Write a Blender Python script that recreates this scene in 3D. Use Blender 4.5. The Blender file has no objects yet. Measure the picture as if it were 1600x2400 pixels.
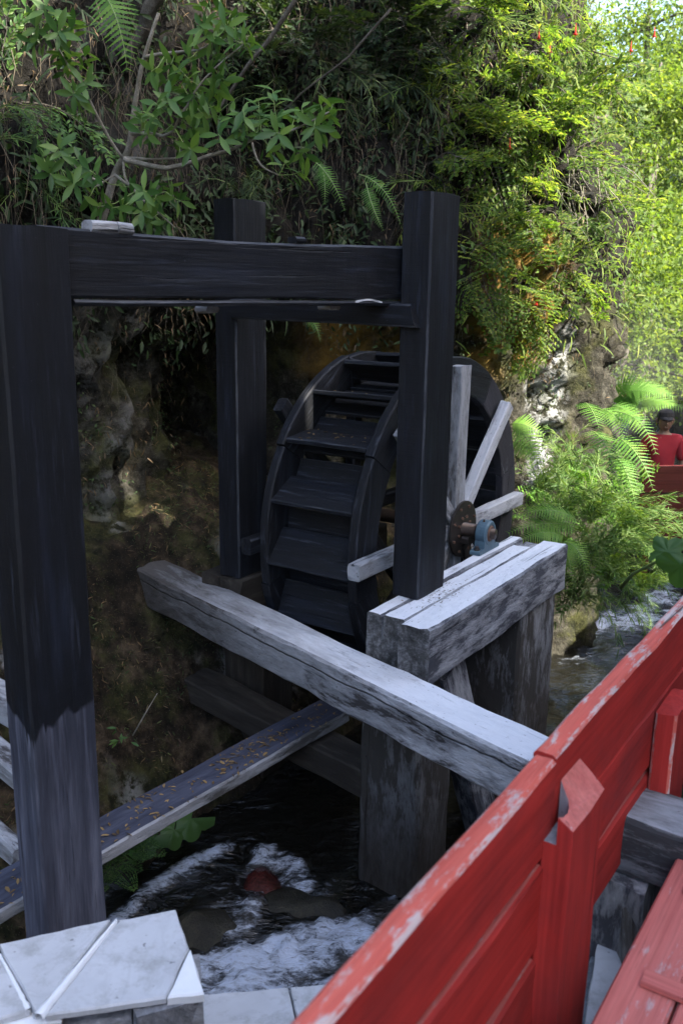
import bpy, math, random
import numpy as np
from mathutils import Vector, Matrix
from mathutils import noise as mn

random.seed(7)
SC = bpy.context.scene
COL = SC.collection

# ------------------------------------------------------------------ camera
F_PX = 2133.0
PITCH, ROLL = math.radians(14.08), math.radians(0.88)
_fw = np.array([0, math.cos(PITCH), -math.sin(PITCH)])
_u0 = np.array([0, math.sin(PITCH), math.cos(PITCH)])
_r0 = np.array([1.0, 0, 0])
_rt = _r0 * math.cos(ROLL) + _u0 * math.sin(ROLL)
_up = -_r0 * math.sin(ROLL) + _u0 * math.cos(ROLL)
cam_data = bpy.data.cameras.new('camera')
cam_data.sensor_fit = 'VERTICAL'
cam_data.sensor_height = 36.0
cam_data.lens = F_PX / 2400 * 36.0
cam_data.clip_start = 0.05
cam_data.clip_end = 400
cam_data.dof.use_dof = True
cam_data.dof.focus_distance = 5.0
cam_data.dof.aperture_fstop = 3.2
cam = bpy.data.objects.new('camera', cam_data)
COL.objects.link(cam)
cam.matrix_world = Matrix(((_rt[0], _up[0], -_fw[0], 0), (_rt[1], _up[1], -_fw[1], 0),
                           (_rt[2], _up[2], -_fw[2], 0), (0, 0, 0, 1)))
SC.camera = cam

# ------------------------------------------------------------------ light
SUN = Vector((0.62, -0.42, 0.66)).normalized()          # direction towards the sun
world = bpy.data.worlds.new('World'); SC.world = world; world.use_nodes = True
wn = world.node_tree.nodes; wl = world.node_tree.links; wn.clear()
sky = wn.new('ShaderNodeTexSky'); sky.sky_type = 'NISHITA'; sky.sun_disc = False
sky.sun_elevation = math.asin(SUN.z); sky.sun_rotation = math.atan2(SUN.x, SUN.y)
sky.altitude = 800; sky.air_density = 1.0; sky.dust_density = 5.0; sky.ozone_density = 0.4
bg = wn.new('ShaderNodeBackground'); bg.inputs['Strength'].default_value = 0.15
wo = wn.new('ShaderNodeOutputWorld')
wl.new(sky.outputs[0], bg.inputs[0]); wl.new(bg.outputs[0], wo.inputs[0])
sd = bpy.data.lights.new('sun', 'SUN'); sd.energy = 5.0; sd.angle = math.radians(0.5); sd.color = (1.0, 0.93, 0.80)
sun = bpy.data.objects.new('sun', sd); COL.objects.link(sun)
sun.rotation_euler = SUN.to_track_quat('Z', 'Y').to_euler()
SC.view_settings.view_transform = 'Standard'; SC.view_settings.look = 'None'
SC.view_settings.exposure = 2.4; SC.view_settings.gamma = 1.0
SC.view_settings.use_curve_mapping = False
SC.cycles.max_bounces = 8; SC.cycles.diffuse_bounces = 4; SC.cycles.glossy_bounces = 3
SC.cycles.transmission_bounces = 4; SC.cycles.transparent_max_bounces = 4
SC.cycles.caustics_reflective = False; SC.cycles.caustics_refractive = False
SC.cycles.sample_clamp_indirect = 6.0

# ------------------------------------------------------------------ coordinates
TH = math.radians(33.6)                       # the mill frame is turned by this much
D1 = Vector((math.sin(TH), math.cos(TH), 0))  # along the stream side beams
D3 = Vector((-math.cos(TH), math.sin(TH), 0)) # along the axle, towards the bank
UP = Vector((0, 0, 1))
def W(a, b, z): return D1 * a + D3 * b + UP * z
def _ray(x, y):
    return _fw + _rt * (x / .98 - 800) / F_PX - _up * (y / .98 - 1200) / F_PX
def at(x, y, Y):
    d = _ray(x, y); return Vector(d * (Y / d[1]))
def atz(x, y, z):
    d = _ray(x, y); return Vector(d * (z / d[2]))

# ------------------------------------------------------------------ numpy noise
_tab = np.random.RandomState(3).rand(32, 32, 32).astype(np.float32)
def vnoise(P):
    P = np.asarray(P, np.float32); i = np.floor(P).astype(int); f = P - i; f = f * f * (3 - 2 * f)
    r = 0
    for a in (0, 1):
        for b in (0, 1):
            for c in (0, 1):
                w = (f[..., 0] if a else 1 - f[..., 0]) * (f[..., 1] if b else 1 - f[..., 1]) * (f[..., 2] if c else 1 - f[..., 2])
                r = r + w * _tab[(i[..., 0] + a) % 32, (i[..., 1] + b) % 32, (i[..., 2] + c) % 32]
    return r
def fbm(P, o=4):
    P = np.asarray(P, np.float32); s = 0; a = .5; t = 0
    for k in range(o):
        s = s + a * vnoise(P * (2 ** k) + 7.3 * k); t += a; a *= .5
    return s / t          # 0..1
def sstep(a, b, x):
    t = np.clip((x - a) / (b - a), 0, 1); return t * t * (3 - 2 * t)

# ------------------------------------------------------------------ materials
class G:
    def __init__(s, name):
        s.m = bpy.data.materials.new(name); s.m.use_nodes = True
        s.t = s.m.node_tree; s.t.nodes.clear(); s.out = s.n('ShaderNodeOutputMaterial')
    def n(s, ty, **kw):
        nd = s.t.nodes.new(ty)
        for k, v in kw.items(): setattr(nd, k, v)
        return nd
    def set(s, inp, v):
        if isinstance(v, bpy.types.NodeSocket): s.t.links.new(v, inp)
        elif isinstance(v, (tuple, list)) and len(v) == 3 and inp.type == 'RGBA': inp.default_value = (*v, 1)
        elif inp.type == 'RGBA': inp.default_value = (v, v, v, 1)
        else: inp.default_value = v
    def co(s, scale=(1, 1, 1), kind='Object', rot=(0, 0, 0)):
        tc = s.n('ShaderNodeTexCoord'); mp = s.n('ShaderNodeMapping')
        oi = s.n('ShaderNodeObjectInfo')
        ad = s.n('ShaderNodeVectorMath', operation='MULTIPLY_ADD')
        cb = s.n('ShaderNodeCombineXYZ'); 
        for i in range(3): s.set(cb.inputs[i], oi.outputs['Random'])
        s.set(ad.inputs[0], cb.outputs[0]); ad.inputs[1].default_value = (37, 19, 23) if kind == 'Object' else (0, 0, 0)
        s.set(ad.inputs[2], tc.outputs[kind])
        s.set(mp.inputs['Vector'], ad.outputs[0]); mp.inputs['Scale'].default_value = scale; mp.inputs['Rotation'].default_value = rot
        return mp.outputs[0]
    def pos(s, scale=(1, 1, 1)):
        g = s.n('ShaderNodeNewGeometry'); mp = s.n('ShaderNodeMapping'); s.set(mp.inputs['Vector'], g.outputs['Position'])
        mp.inputs['Scale'].default_value = scale; return mp.outputs[0]
    def noise(s, v, scale=1, detail=5, rough=.6, dist=0):
        nd = s.n('ShaderNodeTexNoise'); s.set(nd.inputs['Vector'], v); nd.inputs['Scale'].default_value = scale
        nd.inputs['Detail'].default_value = detail; nd.inputs['Roughness'].default_value = rough; nd.inputs['Distortion'].default_value = dist
        return nd.outputs['Fac']
    def voro(s, v, scale=1, feature='F1', out='Distance'):
        nd = s.n('ShaderNodeTexVoronoi', feature=feature); s.set(nd.inputs['Vector'], v); nd.inputs['Scale'].default_value = scale
        return nd.outputs[out]
    def ramp(s, f, stops):
        nd = s.n('ShaderNodeValToRGB'); s.set(nd.inputs[0], f); cr = nd.color_ramp
        while len(cr.elements) > 1: cr.elements.remove(cr.elements[-1])
        for i, (p, c) in enumerate(stops):
            e = cr.elements[0] if i == 0 else cr.elements.new(p)
            e.position = p; e.color = (c, c, c, 1) if isinstance(c, (int, float)) else (*c, 1)
        return nd.outputs[0]
    def mix(s, f, a, b, mode='MIX'):
        nd = s.n('ShaderNodeMix', data_type='RGBA', blend_type=mode)
        s.set(nd.inputs[0], f); s.set(nd.inputs[6], a); s.set(nd.inputs[7], b); return nd.outputs[2]
    def math(s, op, a, b=0.0, clamp=False):
        nd = s.n('ShaderNodeMath', operation=op, use_clamp=clamp); s.set(nd.inputs[0], a); s.set(nd.inputs[1], b); return nd.outputs[0]
    def bump(s, h, strength=.5, dist=.01, nrm=None):
        nd = s.n('ShaderNodeBump'); s.set(nd.inputs['Height'], h); nd.inputs['Strength'].default_value = strength; nd.inputs['Distance'].default_value = dist
        if nrm: s.set(nd.inputs['Normal'], nrm)
        return nd.outputs[0]
    def attr(s, name):
        nd = s.n('ShaderNodeAttribute'); nd.attribute_name = name; return nd.outputs['Fac']
    def sep(s, v):
        nd = s.n('ShaderNodeSeparateXYZ'); s.set(nd.inputs[0], v); return nd.outputs
    def bsdf(s, color, rough=.6, normal=None, spec=.5, metal=0., link=True, coat=0):
        nd = s.n('ShaderNodeBsdfPrincipled'); s.set(nd.inputs['Base Color'], color); s.set(nd.inputs['Roughness'], rough)
        s.set(nd.inputs['Specular IOR Level'], spec); s.set(nd.inputs['Metallic'], metal)
        if normal: s.set(nd.inputs['Normal'], normal)
        if link: s.t.links.new(nd.outputs[0], s.out.inputs[0])
        return nd.outputs[0]

def wood_black(name, saw=0.0, strip_z=None, rough_bump=.55, scr_col=(.035, .042, .062)):
    g = G(name)
    fine = g.noise(g.co((3, 60, 60)), 1, 6, .65); broad = g.noise(g.co((1.1, 9, 9)), 1, 4, .6)
    col = g.ramp(broad, [(.3, (.003, .0034, .0046)), (.55, (.0058, .007, .0105)), (.75, (.014, .018, .030))])
    sawn = g.noise(g.co((70, 1.2, 1.2)), 1, 4, .7)
    h = g.math('ADD', g.math('MULTIPLY', fine, .6), g.math('MULTIPLY', sawn, saw * .5))
    scr = g.ramp(g.noise(g.co((2.2, 34, 34)), 1, 5, .75), [(.56, 0), (.70, 1)]); col = g.mix(g.math('MULTIPLY', scr, .55), col, scr_col)
    crk0 = g.ramp(g.noise(g.co((.8, 30, 30)), 1, 4, .6), [(.29, 0), (.34, 1)]); col = g.mix(1.0, col, g.mix(crk0, (.3, .3, .3), (1, 1, 1)), 'MULTIPLY')
    h = g.math('ADD', h, g.math('MULTIPLY', crk0, .8))
    sp = g.noise(g.co((45, 45, 45)), 1, 3, .7)
    spk = g.ramp(sp, [(.72, 0), (.78, 1)])
    col = g.mix(g.math('MULTIPLY', spk, .5), col, (.12, .13, .16))
    rough = g.ramp(broad, [(.3, .7), (.7, .5)])
    if strip_z is not None:                       # the paint stops here: bare blue-grey wood below, with runs
        x = g.sep(g.co((1, 1, 1), 'Object'))      # replaced below by the plain coordinate
        tc = g.n('ShaderNodeTexCoord'); xyz = g.sep(tc.outputs['Object'])
        mp = g.n('ShaderNodeMapping'); g.set(mp.inputs['Vector'], tc.outputs['Object']); mp.inputs['Scale'].default_value = (.4, 42, 42)
        runs = g.noise(mp.outputs[0], 1, 3, .6)
        mp2 = g.n('ShaderNodeMapping'); g.set(mp2.inputs['Vector'], tc.outputs['Object']); mp2.inputs['Scale'].default_value = (1.5, 6, 6)
        lob = g.noise(mp2.outputs[0], 1, 2, .5)
        lvl = g.math('ADD', xyz[0], g.math('ADD', g.math('MULTIPLY', g.ramp(runs, [(.60, 0), (.74, 1)]), .09), g.math('MULTIPLY', lob, .50)))
        f = g.ramp(g.math('SUBTRACT', lvl, strip_z), [(0.0, 0), (.02, 1)])
        f2 = g.math('MULTIPLY', g.ramp(g.math('SUBTRACT', lvl, strip_z - 1.1), [(0, 0), (1, .85)]), g.ramp(g.noise(g.co((1.0, 20, 20)), 1, 5, .6), [(.40, .15), (.55, 1)]))
        bl = g.noise(g.co((1.2, 16, 16)), 1, 6, .65)
        bare = g.ramp(bl, [(.25, (.026, .028, .038)), (.45, (.078, .083, .115)), (.62, (.15, .16, .21)), (.8, (.30, .31, .36))])
        crk = g.ramp(g.noise(g.co((1.5, 40, 40)), 1, 4, .7), [(.30, .25), (.40, 1)])
        bare = g.mix(1.0, bare, crk, 'MULTIPLY')
        bare = g.mix(f2, bare, (.018, .021, .032))
        col = g.mix(f, bare, col); rough = g.mix(f, .8, rough)
    g.bsdf(col, rough, g.bump(h, rough_bump, .010), .3)
    return g.m

def wood_white(name, tone=1.0, flake=.5, dark=(.035, .033, .034), grime_shade=None, split=None):
    """weathered timber: dark grey wood, thin white paint flaking off along the grain"""
    g = G(name)
    n1 = g.noise(g.co((3.2, 12, 12)), 1, 8, .68, .4); n2 = g.noise(g.co((11, 42, 42)), 1, 6, .72)
    n3 = g.noise(g.co((1.1, 2.4, 2.4)), 1, 5, .62)
    m = g.math('ADD', g.math('MULTIPLY', n1, .6), g.math('ADD', g.math('MULTIPLY', n2, .25), g.math('MULTIPLY', n3, .45)))
    f = g.ramp(m, [(flake + .05, 0), (flake + .11, .55), (flake + .2, 1)])
    dk = g.mix(n1, dark, tuple(c * 3.0 for c in dark))
    wh = g.mix(n2, (.40 * tone, .42 * tone, .46 * tone), (.60 * tone, .61 * tone, .64 * tone))
    col = g.mix(f, dk, wh)
    crack = g.ramp(g.noise(g.co((.9, 26, 26)), 1, 5, .6), [(.30, 0), (.36, 1)])
    col = g.mix(1.0, col, g.mix(crack, (.22, .22, .23), (1, 1, 1)), 'MULTIPLY')
    if split:                                     # one long drying crack
        tcs = g.n('ShaderNodeTexCoord'); xyz = g.sep(tcs.outputs['Object']); ms = g.n('ShaderNodeMapping'); g.set(ms.inputs['Vector'], tcs.outputs['Object']); ms.inputs['Scale'].default_value = (1.6, .01, .01)
        wv = g.noise(ms.outputs[0], 1, 6, .55); dz = g.math('ABSOLUTE', g.math('SUBTRACT', xyz[2], g.math('ADD', g.math('MULTIPLY', g.math('SUBTRACT', wv, .5), .09), split)))
        ln_ = g.ramp(dz, [(.0015, 0), (.006, 1)]); crack = g.math('MULTIPLY', crack, ln_); col = g.mix(1.0, col, g.mix(ln_, (.10, .10, .10), (1, 1, 1)), 'MULTIPLY')
    speck = g.ramp(g.noise(g.co((30, 50, 50)), 1, 3, .7), [(.28, .35), (.36, 1)])
    col = g.mix(1.0, col, speck, 'MULTIPLY')
    if grime_shade:                                     # earth and algae at the timber's end, with the bank's shade painted in
        tc = g.n('ShaderNodeTexCoord'); xx = g.sep(tc.outputs['Object'])[0]
        k = g.ramp(g.math('SUBTRACT', g.math('MULTIPLY', xx, 1 / grime_shade), g.math('MULTIPLY', g.math('SUBTRACT', n1, .5), .9)), [(.35, .93), (.95, 0)])
        col = g.mix(k, col, g.mix(n2, (.016, .013, .010), (.075, .062, .050)))
    h = g.math('ADD', g.math('MULTIPLY', f, .35), g.math('ADD', g.math('MULTIPLY', crack, .6), g.math('MULTIPLY', n2, .5)))
    g.bsdf(col, .85, g.bump(h, 1.0, .012), .25)
    return g.m

def end_grain(name):
    g = G(name); P = g.co((1, 1, 1)); d = g.noise(g.co((9, 9, 9)), 1, 3, .5)
    tc = g.n('ShaderNodeTexCoord'); mp = g.n('ShaderNodeMapping'); g.set(mp.inputs['Vector'], tc.outputs['Object']); mp.inputs['Scale'].default_value = (0, 1, .8); mp.inputs['Location'].default_value = (0, .03, .12)
    ln = g.n('ShaderNodeVectorMath', operation='LENGTH'); g.set(ln.inputs[0], mp.outputs[0]); rings = g.math('FRACT', g.math('ADD', g.math('MULTIPLY', ln.outputs['Value'], 70), g.math('MULTIPLY', d, 4)))
    n1 = g.noise(g.co((30, 30, 30)), 1, 7, .72); n2 = g.noise(g.co((6, 9, 4)), 1, 5, .6)
    col = g.ramp(g.math('ADD', g.math('MULTIPLY', n1, .65), g.math('MULTIPLY', n2, .4)), [(.36, (.02, .02, .02)), (.5, (.085, .085, .085)), (.62, (.22, .22, .225)), (.75, (.42, .43, .45))])
    col = g.mix(g.math('MULTIPLY', rings, .3), col, (.05, .048, .045))
    g.bsdf(col, .9, g.bump(g.math('ADD', n1, g.math('MULTIPLY', rings, .25)), 1.0, .012), .2)
    return g.m

def wood_plain(name, c0, c1, c2, rough=.85):
    g = G(name)
    n1 = g.noise(g.co((1.5, 14, 14)), 1, 7, .65, .2); n2 = g.noise(g.co((6, 60, 60)), 1, 5, .7)
    col = g.ramp(g.math('ADD', g.math('MULTIPLY', n1, .7), g.math('MULTIPLY', n2, .3)), [(.3, c0), (.5, c1), (.7, c2)])
    g.bsdf(col, rough, g.bump(n2, .6, .006), .3)
    return g.m

def red_paint(name, worn=0.0, base=(.45, .036, .029), pale=(.66, .15, .11), white=(.55, .50, .47)):
    g = G(name)
    n1 = g.noise(g.co((1.2, 16, 16)), 1, 7, .66); n2 = g.noise(g.co((9, 40, 40)), 1, 7, .74); n3 = g.noise(g.co((2, 4, 4)), 1, 5, .65)
    col = g.mix(g.ramp(n1, [(.3, 0), (.75, 1)]), tuple(c * .75 for c in base), tuple(min(1, c * 1.15 + .004) for c in base))
    dirt = g.ramp(n3, [(.45, 0), (.75, .55)])
    col = g.mix(dirt, col, (.12, .028, .030))
    if worn:
        col = g.mix(g.ramp(n1, [(.25, .45), (.6, .95)]), col, pale)
        f = g.ramp(g.math('ADD', g.math('MULTIPLY', n2, .6), g.math('MULTIPLY', n3, .5)), [(.66 - .09 * worn, 0), (.72 - .09 * worn, .85)])
        col = g.mix(f, col, white)
    chip = g.ramp(n2, [(.71, 0), (.74, .8)]); col = g.mix(chip, col, (.45, .42, .40))
    gr = g.noise(g.co((1.5, 70, 70)), 1, 4, .7); col = g.mix(1.0, col, g.ramp(gr, [(.3, .72), (.6, 1)]), 'MULTIPLY')
    crk = g.ramp(g.noise(g.co((1.0, 34, 34)), 1, 5, .62), [(.30, .25), (.35, 1)]); col = g.mix(1.0, col, crk, 'MULTIPLY')
    h = g.math('ADD', g.math('MULTIPLY', n2, .5), g.math('MULTIPLY', crk, .5))
    g.bsdf(col, .72 if not worn else .85, g.bump(h, .5, .005), .16)
    return g.m

def leaf_mat(name, stops, trans=.4, rough=.58):
    g = G(name)
    t = g.attr('tint'); oi = g.n('ShaderNodeObjectInfo')
    f = g.math('ADD', t, g.math('MULTIPLY', g.math('SUBTRACT', oi.outputs['Random'], .5), .18))
    col = g.ramp(f, stops)
    p = g.bsdf(col, rough, None, .3, link=False)
    tr = g.n('ShaderNodeBsdfTranslucent'); g.set(tr.inputs[0], g.mix(1.0, col, (1.5, 1.45, .6), 'MULTIPLY'))
    mx = g.n('ShaderNodeMixShader'); mx.inputs[0].default_value = trans
    g.t.links.new(p, mx.inputs[1]); g.t.links.new(tr.outputs[0], mx.inputs[2]); g.t.links.new(mx.outputs[0], g.out.inputs[0])
    return g.m

def soil_mat():
    g = G('soil')
    P = g.pos()
    n = g.noise(P, 2.2, 8, .62); n2 = g.noise(P, 9, 8, .7); v = g.voro(P, 55)
    col = g.ramp(g.math('ADD', g.math('MULTIPLY', n, .5), g.math('MULTIPLY', n2, .5)), [(.40, (.006, .005, .003)), (.5, (.028, .020, .012)), (.60, (.10, .072, .044))])
    rk = g.attr('rock'); col = g.mix(rk, col, g.ramp(g.math('ADD', g.math('MULTIPLY', n, .4), g.math('MULTIPLY', g.noise(P, 14, 8, .72), .6)), [(.40, (.007, .007, .005)), (.5, (.027, .026, .020)), (.60, (.075, .072, .058))]))
    moss = g.ramp(g.noise(P, 2.6, 6, .66), [(.47, 0), (.58, .8)])
    col = g.mix(moss, col, g.ramp(n2, [(.38, (.008, .011, .003)), (.62, (.055, .058, .016))]))
    bits = g.ramp(v, [(.10, 1), (.2, 0)])
    col = g.mix(g.math('MULTIPLY', bits, .5), col, (.20, .16, .11))
    gshade = g.attr('gap_shade'); col = g.mix(g.math('MULTIPLY', gshade, .93), col, (.008, .007, .006))  # upper cliff darkened to paint in the black shade between its plants
    grey = g.attr('grey'); col = g.mix(g.math('MULTIPLY', grey, g.ramp(n2, [(.44, 0), (.52, 1)])), col, g.mix(n2, (.16, .16, .16), (.60, .62, .64)))
    org = g.attr('ochre'); col = g.mix(g.math('MULTIPLY', org, g.ramp(n2, [(.35, .5), (.55, 1)])), col, g.mix(n, (.16, .09, .02), (.40, .24, .05)))
    h = g.math('ADD', g.math('MULTIPLY', n2, .9), g.math('MULTIPLY', bits, .25))
    g.bsdf(col, .9, g.bump(h, 1.0, .07), .2)
    return g.m

def water_mat():
    g = G('stream_water')
    P = g.pos((1, 1, 1)); foam = g.attr('foam')
    gm = g.n('ShaderNodeNewGeometry'); mr = g.n('ShaderNodeMapping'); g.set(mr.inputs['Vector'], gm.outputs['Position']); mr.inputs['Rotation'].default_value = (0, 0, math.radians(-55)); mr.inputs['Scale'].default_value = (.38, 1, 1)
    w1 = g.noise(P, 5, 4, .6, .6); w2 = g.noise(mr.outputs[0], 20, 4, .65, .5)
    streak = g.noise(mr.outputs[0], 34, 8, .78, .35); big = g.noise(mr.outputs[0], 9, 4, .6, .4)
    k = g.math('MULTIPLY', foam, 2.5, True); nn = g.math('ADD', g.math('MULTIPLY', g.math('SUBTRACT', streak, .5), 2.2), g.math('MULTIPLY', g.math('SUBTRACT', big, .5), 1.5))
    f = g.ramp(g.math('ADD', g.math('MULTIPLY', foam, .82), g.math('MULTIPLY', nn, g.math('MULTIPLY', k, 1.0))), [(.26, 0), (.50, .18), (.70, .55), (.95, .95)])
    col = g.mix(f, g.mix(w1, (.003, .0035, .003), (.009, .008, .006)), (.60, .67, .80))
    h = g.math('ADD', g.math('MULTIPLY', w1, 1.0), g.math('MULTIPLY', w2, .7))
    h = g.math('ADD', h, g.math('MULTIPLY', g.math('MULTIPLY', streak, foam), .8))
    g.bsdf(col, g.mix(f, .06, .7), g.bump(h, .6, .05), .7)
    return g.m

def rock_mat(name, c0, c1, c2, rough=.8, scale=6):
    g = G(name); P = g.co((1, 1, 1))
    n = g.noise(P, scale, 8, .65); v = g.noise(P, scale * 9, 4, .7)
    col = g.ramp(g.math('ADD', g.math('MULTIPLY', n, .6), g.math('MULTIPLY', v, .4)), [(.32, c0), (.5, c1), (.68, c2)])
    g.bsdf(col, rough, g.bump(g.math('ADD', n, v), .6, .02), .35)
    return g.m

def plain(name, c, rough=.5, metal=0., var=.25, scale=20, spec=.5):
    g = G(name); n = g.noise(g.co((1, 1, 1)), scale, 5, .65)
    col = g.mix(n, tuple(x * (1 - var) for x in c), tuple(min(1, x * (1 + var)) for x in c))
    g.bsdf(col, rough, g.bump(n, .25, .004), spec, metal)
    return g.m

def tile_mat(name, c=(.52, .535, .56)):
    g = G(name); P = g.co((1, 1, 1))
    n = g.noise(P, 5, 6, .6); n2 = g.noise(P, 60, 3, .6)
    col = g.mix(n, tuple(x * .72 for x in c), tuple(min(1, x * 1.18) for x in c))
    vein = g.ramp(g.noise(P, 3.5, 7, .6, 1.6), [(.45, 1), (.5, .92), (.55, 1)]); col = g.mix(1.0, col, vein, 'MULTIPLY')
    spot = g.ramp(g.noise(P, 26, 2, .5), [(.26, .45), (.31, 1)]); col = g.mix(1.0, col, spot, 'MULTIPLY')
    gr_ = g.ramp(g.noise(P, 9, 7, .7), [(.50, 0), (.66, .6)]); col = g.mix(gr_, col, (.27, .27, .26))
    g.bsdf(col, .5, g.bump(g.math('ADD', n2, g.noise(P, 14, 6, .7)), .3, .004), .35)
    return g.m

M = dict(
    black=wood_black('black_paint', .1), black_saw=wood_black('black_paint_sawn', .55), post_a=wood_black('black_paint_over_bare_wood', .5, 2.16),
    wheel=wood_black('black_wheel_wood', .2, rough_bump=1.0, scr_col=(.075, .085, .115)), black_edge=wood_plain('rubbed_black_edge', (.008, .009, .012), (.02, .023, .03), (.11, .115, .13), .7), red_edge=red_paint('rubbed_red_edge', 1.5, white=(.58, .50, .47)), red_edge2=red_paint('grimy_red_edge', .5, pale=(.45, .14, .12), white=(.36, .30, .30)),
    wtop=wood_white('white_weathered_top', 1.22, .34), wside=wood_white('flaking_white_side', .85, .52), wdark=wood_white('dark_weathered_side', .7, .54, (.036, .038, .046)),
    wgrey=wood_white('grey_weathered', .62, .50, (.05, .048, .046)),
    rimgrey=wood_white('weathered_black_rim', .45, .68, (.014, .014, .017)),
    beamtop=wood_white('beam_white_top', 1.22, .36, grime_shade=3.7), beamside=wood_white('beam_flaking_side', .95, .50, grime_shade=4.1, split=.055),
    pierwood=wood_white('wet_pier_wood', .6, .585, (.03, .028, .026), grime_shade=1.5), stonewood=wood_white('dark_grey_beam_side', .45, .60, (.022, .022, .024)), endgrain=end_grain('end_grain'),
    spoke=wood_white('pale_spoke', .85, .47), blueplank=wood_plain('blue_black_plank', (.02, .023, .035), (.045, .05, .075), (.09, .10, .14)),
    brown=wood_plain('wet_brown_wood', (.012, .010, .008), (.03, .025, .02), (.07, .06, .048)),
    red=red_paint('red_paint'), red_top=red_paint('worn_red_paint', 1.0), deck=red_paint('deck_red_paint', .35, (.46, .06, .05), (.60, .19, .16), (.55, .42, .40)),
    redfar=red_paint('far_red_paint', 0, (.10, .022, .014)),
    soil=soil_mat(), water=water_mat(),
    steel=plain('rusty_steel', (.05, .042, .038), .5, .6, .4, 30), blue=plain('blue_enamel', (.065, .115, .15), .5, 0, .5, 26), rust=plain('rust', (.13, .07, .045), .7, .3, .4, 40),
    shaft=plain('worn_shaft_steel', (.075, .055, .045), .42, .7, .4, 25),
    tile=tile_mat('white_tile'), grout=plain('white_grout', (.74, .76, .78), .8, 0, .1, 30), granite=rock_mat('speckled_granite', (.2, .2, .2), (.45, .45, .46), (.62, .62, .62), .7, 14),
    stone=rock_mat('grey_stone', (.07, .072, .078), (.19, .195, .21), (.36, .37, .40), .75), wetrock=rock_mat('wet_dark_rock', (.008, .008, .006), (.022, .021, .016), (.06, .055, .035), .35, 10),
    redrock=rock_mat('wet_red_rock', (.018, .004, .003), (.05, .008, .006), (.10, .02, .014), .16, 7),
    bark=rock_mat('bark', (.03, .026, .02), (.085, .075, .06), (.20, .185, .16), .9, 12), palebark=rock_mat('pale_bark', (.10, .09, .07), (.22, .20, .165), (.40, .37, .32), .8, 18),
    stemgreen=plain('green_stem', (.17, .24, .07), .5, 0, .3, 20), drystem=plain('dry_stem', (.11, .09, .06), .9, 0, .5, 12),
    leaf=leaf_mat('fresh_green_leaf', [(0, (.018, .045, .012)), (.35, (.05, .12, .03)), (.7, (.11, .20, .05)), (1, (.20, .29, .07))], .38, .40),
    leafdark=leaf_mat('deep_shaded_leaf', [(0, (.010, .018, .008)), (.4, (.020, .042, .015)), (.75, (.045, .075, .025)), (.93, (.09, .10, .035)), (1, (.15, .12, .06))], .3),  # deep green, with shade painted in for plants on the dark bank
    leafsun=leaf_mat('sunlit_green_leaf', [(0, (.022, .05, .012)), (.4, (.075, .145, .03)), (.7, (.15, .22, .045)), (.92, (.27, .30, .07)), (1, (.30, .26, .10))], .6),  # sunlight painted in: brighter, yellower copy for the lit part of the cliff
    leaffar=leaf_mat('far_green_leaf', [(0, (.03, .06, .012)), (.5, (.10, .17, .03)), (1, (.22, .27, .05))], .5),
    fern=leaf_mat('fern_green', [(0, (.045, .12, .02)), (.5, (.095, .22, .035)), (1, (.17, .30, .05))], .45),
    bamboo=leaf_mat('bamboo_green', [(0, (.03, .07, .016)), (.5, (.07, .145, .03)), (1, (.17, .23, .055))], .42),
    dry=leaf_mat('dry_brown_leaf', [(0, (.05, .035, .022)), (.5, (.16, .105, .05)), (1, (.36, .24, .10))], .2),
    flower=leaf_mat('red_flower', [(0, (.4, .02, .015)), (1, (.6, .03, .02))], .3),
    skin=plain('skin', (.20, .115, .075), .55, 0, .08, 8), shirt=plain('red_cotton', (.27, .008, .018), .85, 0, .12, 30), trousers=plain('black_cloth', (.012, .012, .014), .9, 0, .2, 30),
    cap=plain('black_cap_cloth', (.013, .012, .013), .85, 0, .2, 30), eye=plain('eye', (.02, .015, .012), .3, 0, .1, 8), shoe=plain('shoe_leather', (.02, .016, .013), .6, 0, .2, 20), hair=plain('dark_hair', (.012, .010, .009), .7, 0, .3, 60),
)

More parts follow.
